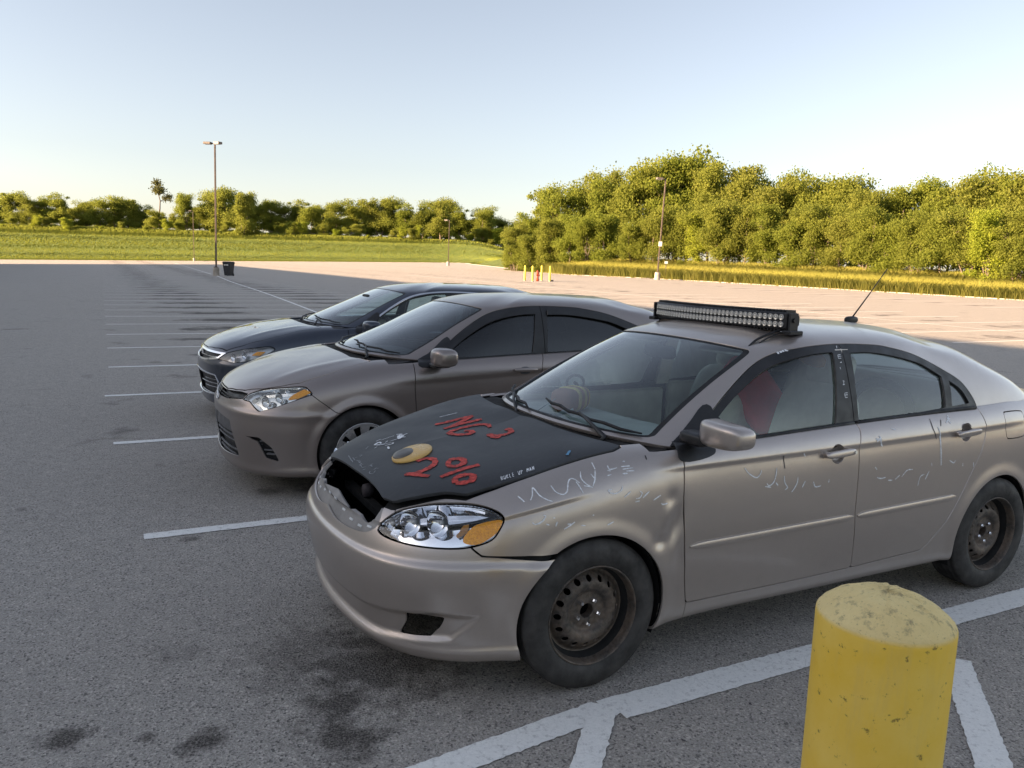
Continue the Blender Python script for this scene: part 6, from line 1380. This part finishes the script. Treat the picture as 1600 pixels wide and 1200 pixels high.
    obj('cabin_floor', box((-1.7, 0, .32), (1.4, .72, .03)), MATS['interior_dark'], tr)
    for sd in (1, -1): obj('door_card', box((-1.55, .78*sd, .74), (1.1, .02, .22), .015), im, tr)
    obj('rear_view_mirror', sup((-.88, 0, 1.28), (.018, .12, .035), .5), MATS['interior_dark'], tr, True)
    return root, B
def place(off):
    a = R(207.52); c, s = math.cos(a), math.sin(a); return (-.028+c*off[0]-s*off[1], 3.712+s*off[0]+c*off[1], .004)
TAUPE = dict(loc=place((.05, -2.97)), label='clean grey-brown sedan with tinted windows parked between the two other cars', paint='taupe_paint', net=TAUPE_NET, top=TAUPE_TOP, wr=.325, wb=2.70, ar=.345, hw=.885,
    cowl=.20, deck=-3.05, hood=[(.842, 0), (.838, .16), (.80, .34), (.757, .452), (.66, .577), (.55, .668), (.43, .735), (.229, .742), (.063, .708), (-.102, .68), (-.06, .60), (-.008, .45), (-.002, 0), (-.01, -.3), (.4, -.6), (.84, -.3)], hoodrear=-.01,
    hl=[(1.97, .688), (2.17, .733), (2.79, .772), (4.21, .806), (4.58, .786), (4.78, .758), (4.26, .722), (3.47, .664), (2.89, .627), (2.61, .655), (2.38, .683)], hlsharp=(0, 1, 5, 8, 10),
    amber=[(3.87, .715), (4.01, .750), (4.40, .792), (4.72, .770), (4.25, .727)], lens='old_lens_glass', bowls=[((.655, .655, .690), .042), ((.575, .715, .725), .036)], bezel='reflector',
    grilles=[('upper_grille', [(0, .713), (.57, .714), (1.67, .735), (2.10, .731), (1.96, .690), (.98, .664), (0, .652)], 0, [(.672, .008), (.692, .008)], 'trim_black', .035),
             ('lower_grille', [(0, .540), (.6, .540), (1.52, .530), (1.68, .44), (1.91, .28), (.5, .255), (0, .250)], 0, [(.49, .085), (.42, .010), (.385, .010), (.35, .010), (.315, .010), (.28, .010)], 'plastic_grey', .03)],
    fogs=[[(2.41, .447), (3.02, .450), (3.45, .387), (3.75, .281), (3.22, .306), (2.95, .420)]],
    seam=[(2.0, .95), (2.05, .72), (3.0, .70), (4.70, .755), (4.78, .750), (5.16, .683), (5.39, .624), (5.9, .60), (5.9, 0)],
    dx=([-1, 0, .43, 1.47, 2.43, 2.6, 3.6], [-1, 0, .39, 1.46, 2.50, 2.70, 3.69]), tz=T_Z, wx=T_X, ky=1.035, chrome=False, glass='dark_glass', guards=True,
    handleF=(-1.285, .885, 'F'), handleR=(-2.25, .92, 'R'), mirror=(-.535, 1.0, 1.015), emblem=(.885, .640), trim='interior_dark', sx=0.)
NAVY = dict(loc=place((-.18, -5.75)), label='dark navy sedan with chrome window trim and wide barred grille', paint='navy_paint', net=NAVY_NET, top=NAVY_TOP, wr=.33, wb=2.82, ar=.352, hw=.912,
    cowl=.28, deck=-3.3, hood=[(.908, 0), (.900, .22), (.85, .42), (.765, .605), (.62, .70), (.43, .765), (.229, .77), (.063, .745), (-.12, .755), (-.174, .74), (-.09, .50), (-.043, .19), (-.04, 0), (-.05, -.3), (.4, -.6), (.9, -.3)], hoodrear=-.05,
    hl=[(2.19, .655), (2.66, .728), (3.6, .775), (4.78, .805), (5.07, .776), (4.55, .706), (3.67, .650), (3.13, .635), (2.68, .650)], hlsharp=(0, 1, 4, 7),
    amber=[(4.0, .713), (4.25, .752), (4.68, .755), (4.46, .715)], lens='lens_glass', bowls=[((.72, .70, .685), .040), ((.62, .775, .705), .036)], bezel='satin_silver',
    grilles=[('upper_grille', [(0, .735), (.76, .733), (1.6, .730), (2.60, .724), (2.17, .655), (1.12, .625), (0, .615)], .018, [(.675, .008)], 'chrome', .03),
             ('lower_grille', [(0, .520), (.36, .518), (2.20, .500), (2.40, .430), (2.10, .285), (.67, .270), (0, .265)], .012, [(.485, .012), (.445, .012), (.405, .012), (.365, .012), (.325, .012), (.29, .012)], 'satin_silver', .035)],
    seam=[(2.3, .95), (2.4, .72), (3.0, .70), (4.52, .715), (4.68, .697), (4.88, .661), (5.4, .62), (5.9, .60), (5.9, 0)], crease=.004,
    dx=([-1, 0, .43, 1.47, 2.43, 2.6, 3.6], [-1, 0, .44, 1.60, 2.66, 2.82, 3.9]), tz=N_Z, wx=N_X, ky=1.085, chrome=True, glass='clear_glass', guards=False,
    handleF=(-1.42, .93, 'F'), handleR=(-2.4, .95, 'R'), mirror=(-.62, 1.03, 1.01), emblem=(.925, .672), trim='interior_beige', sx=-.12)
sroot, SB = silver_car()
cabin_things()
other_car(TAUPE); other_car(NAVY)
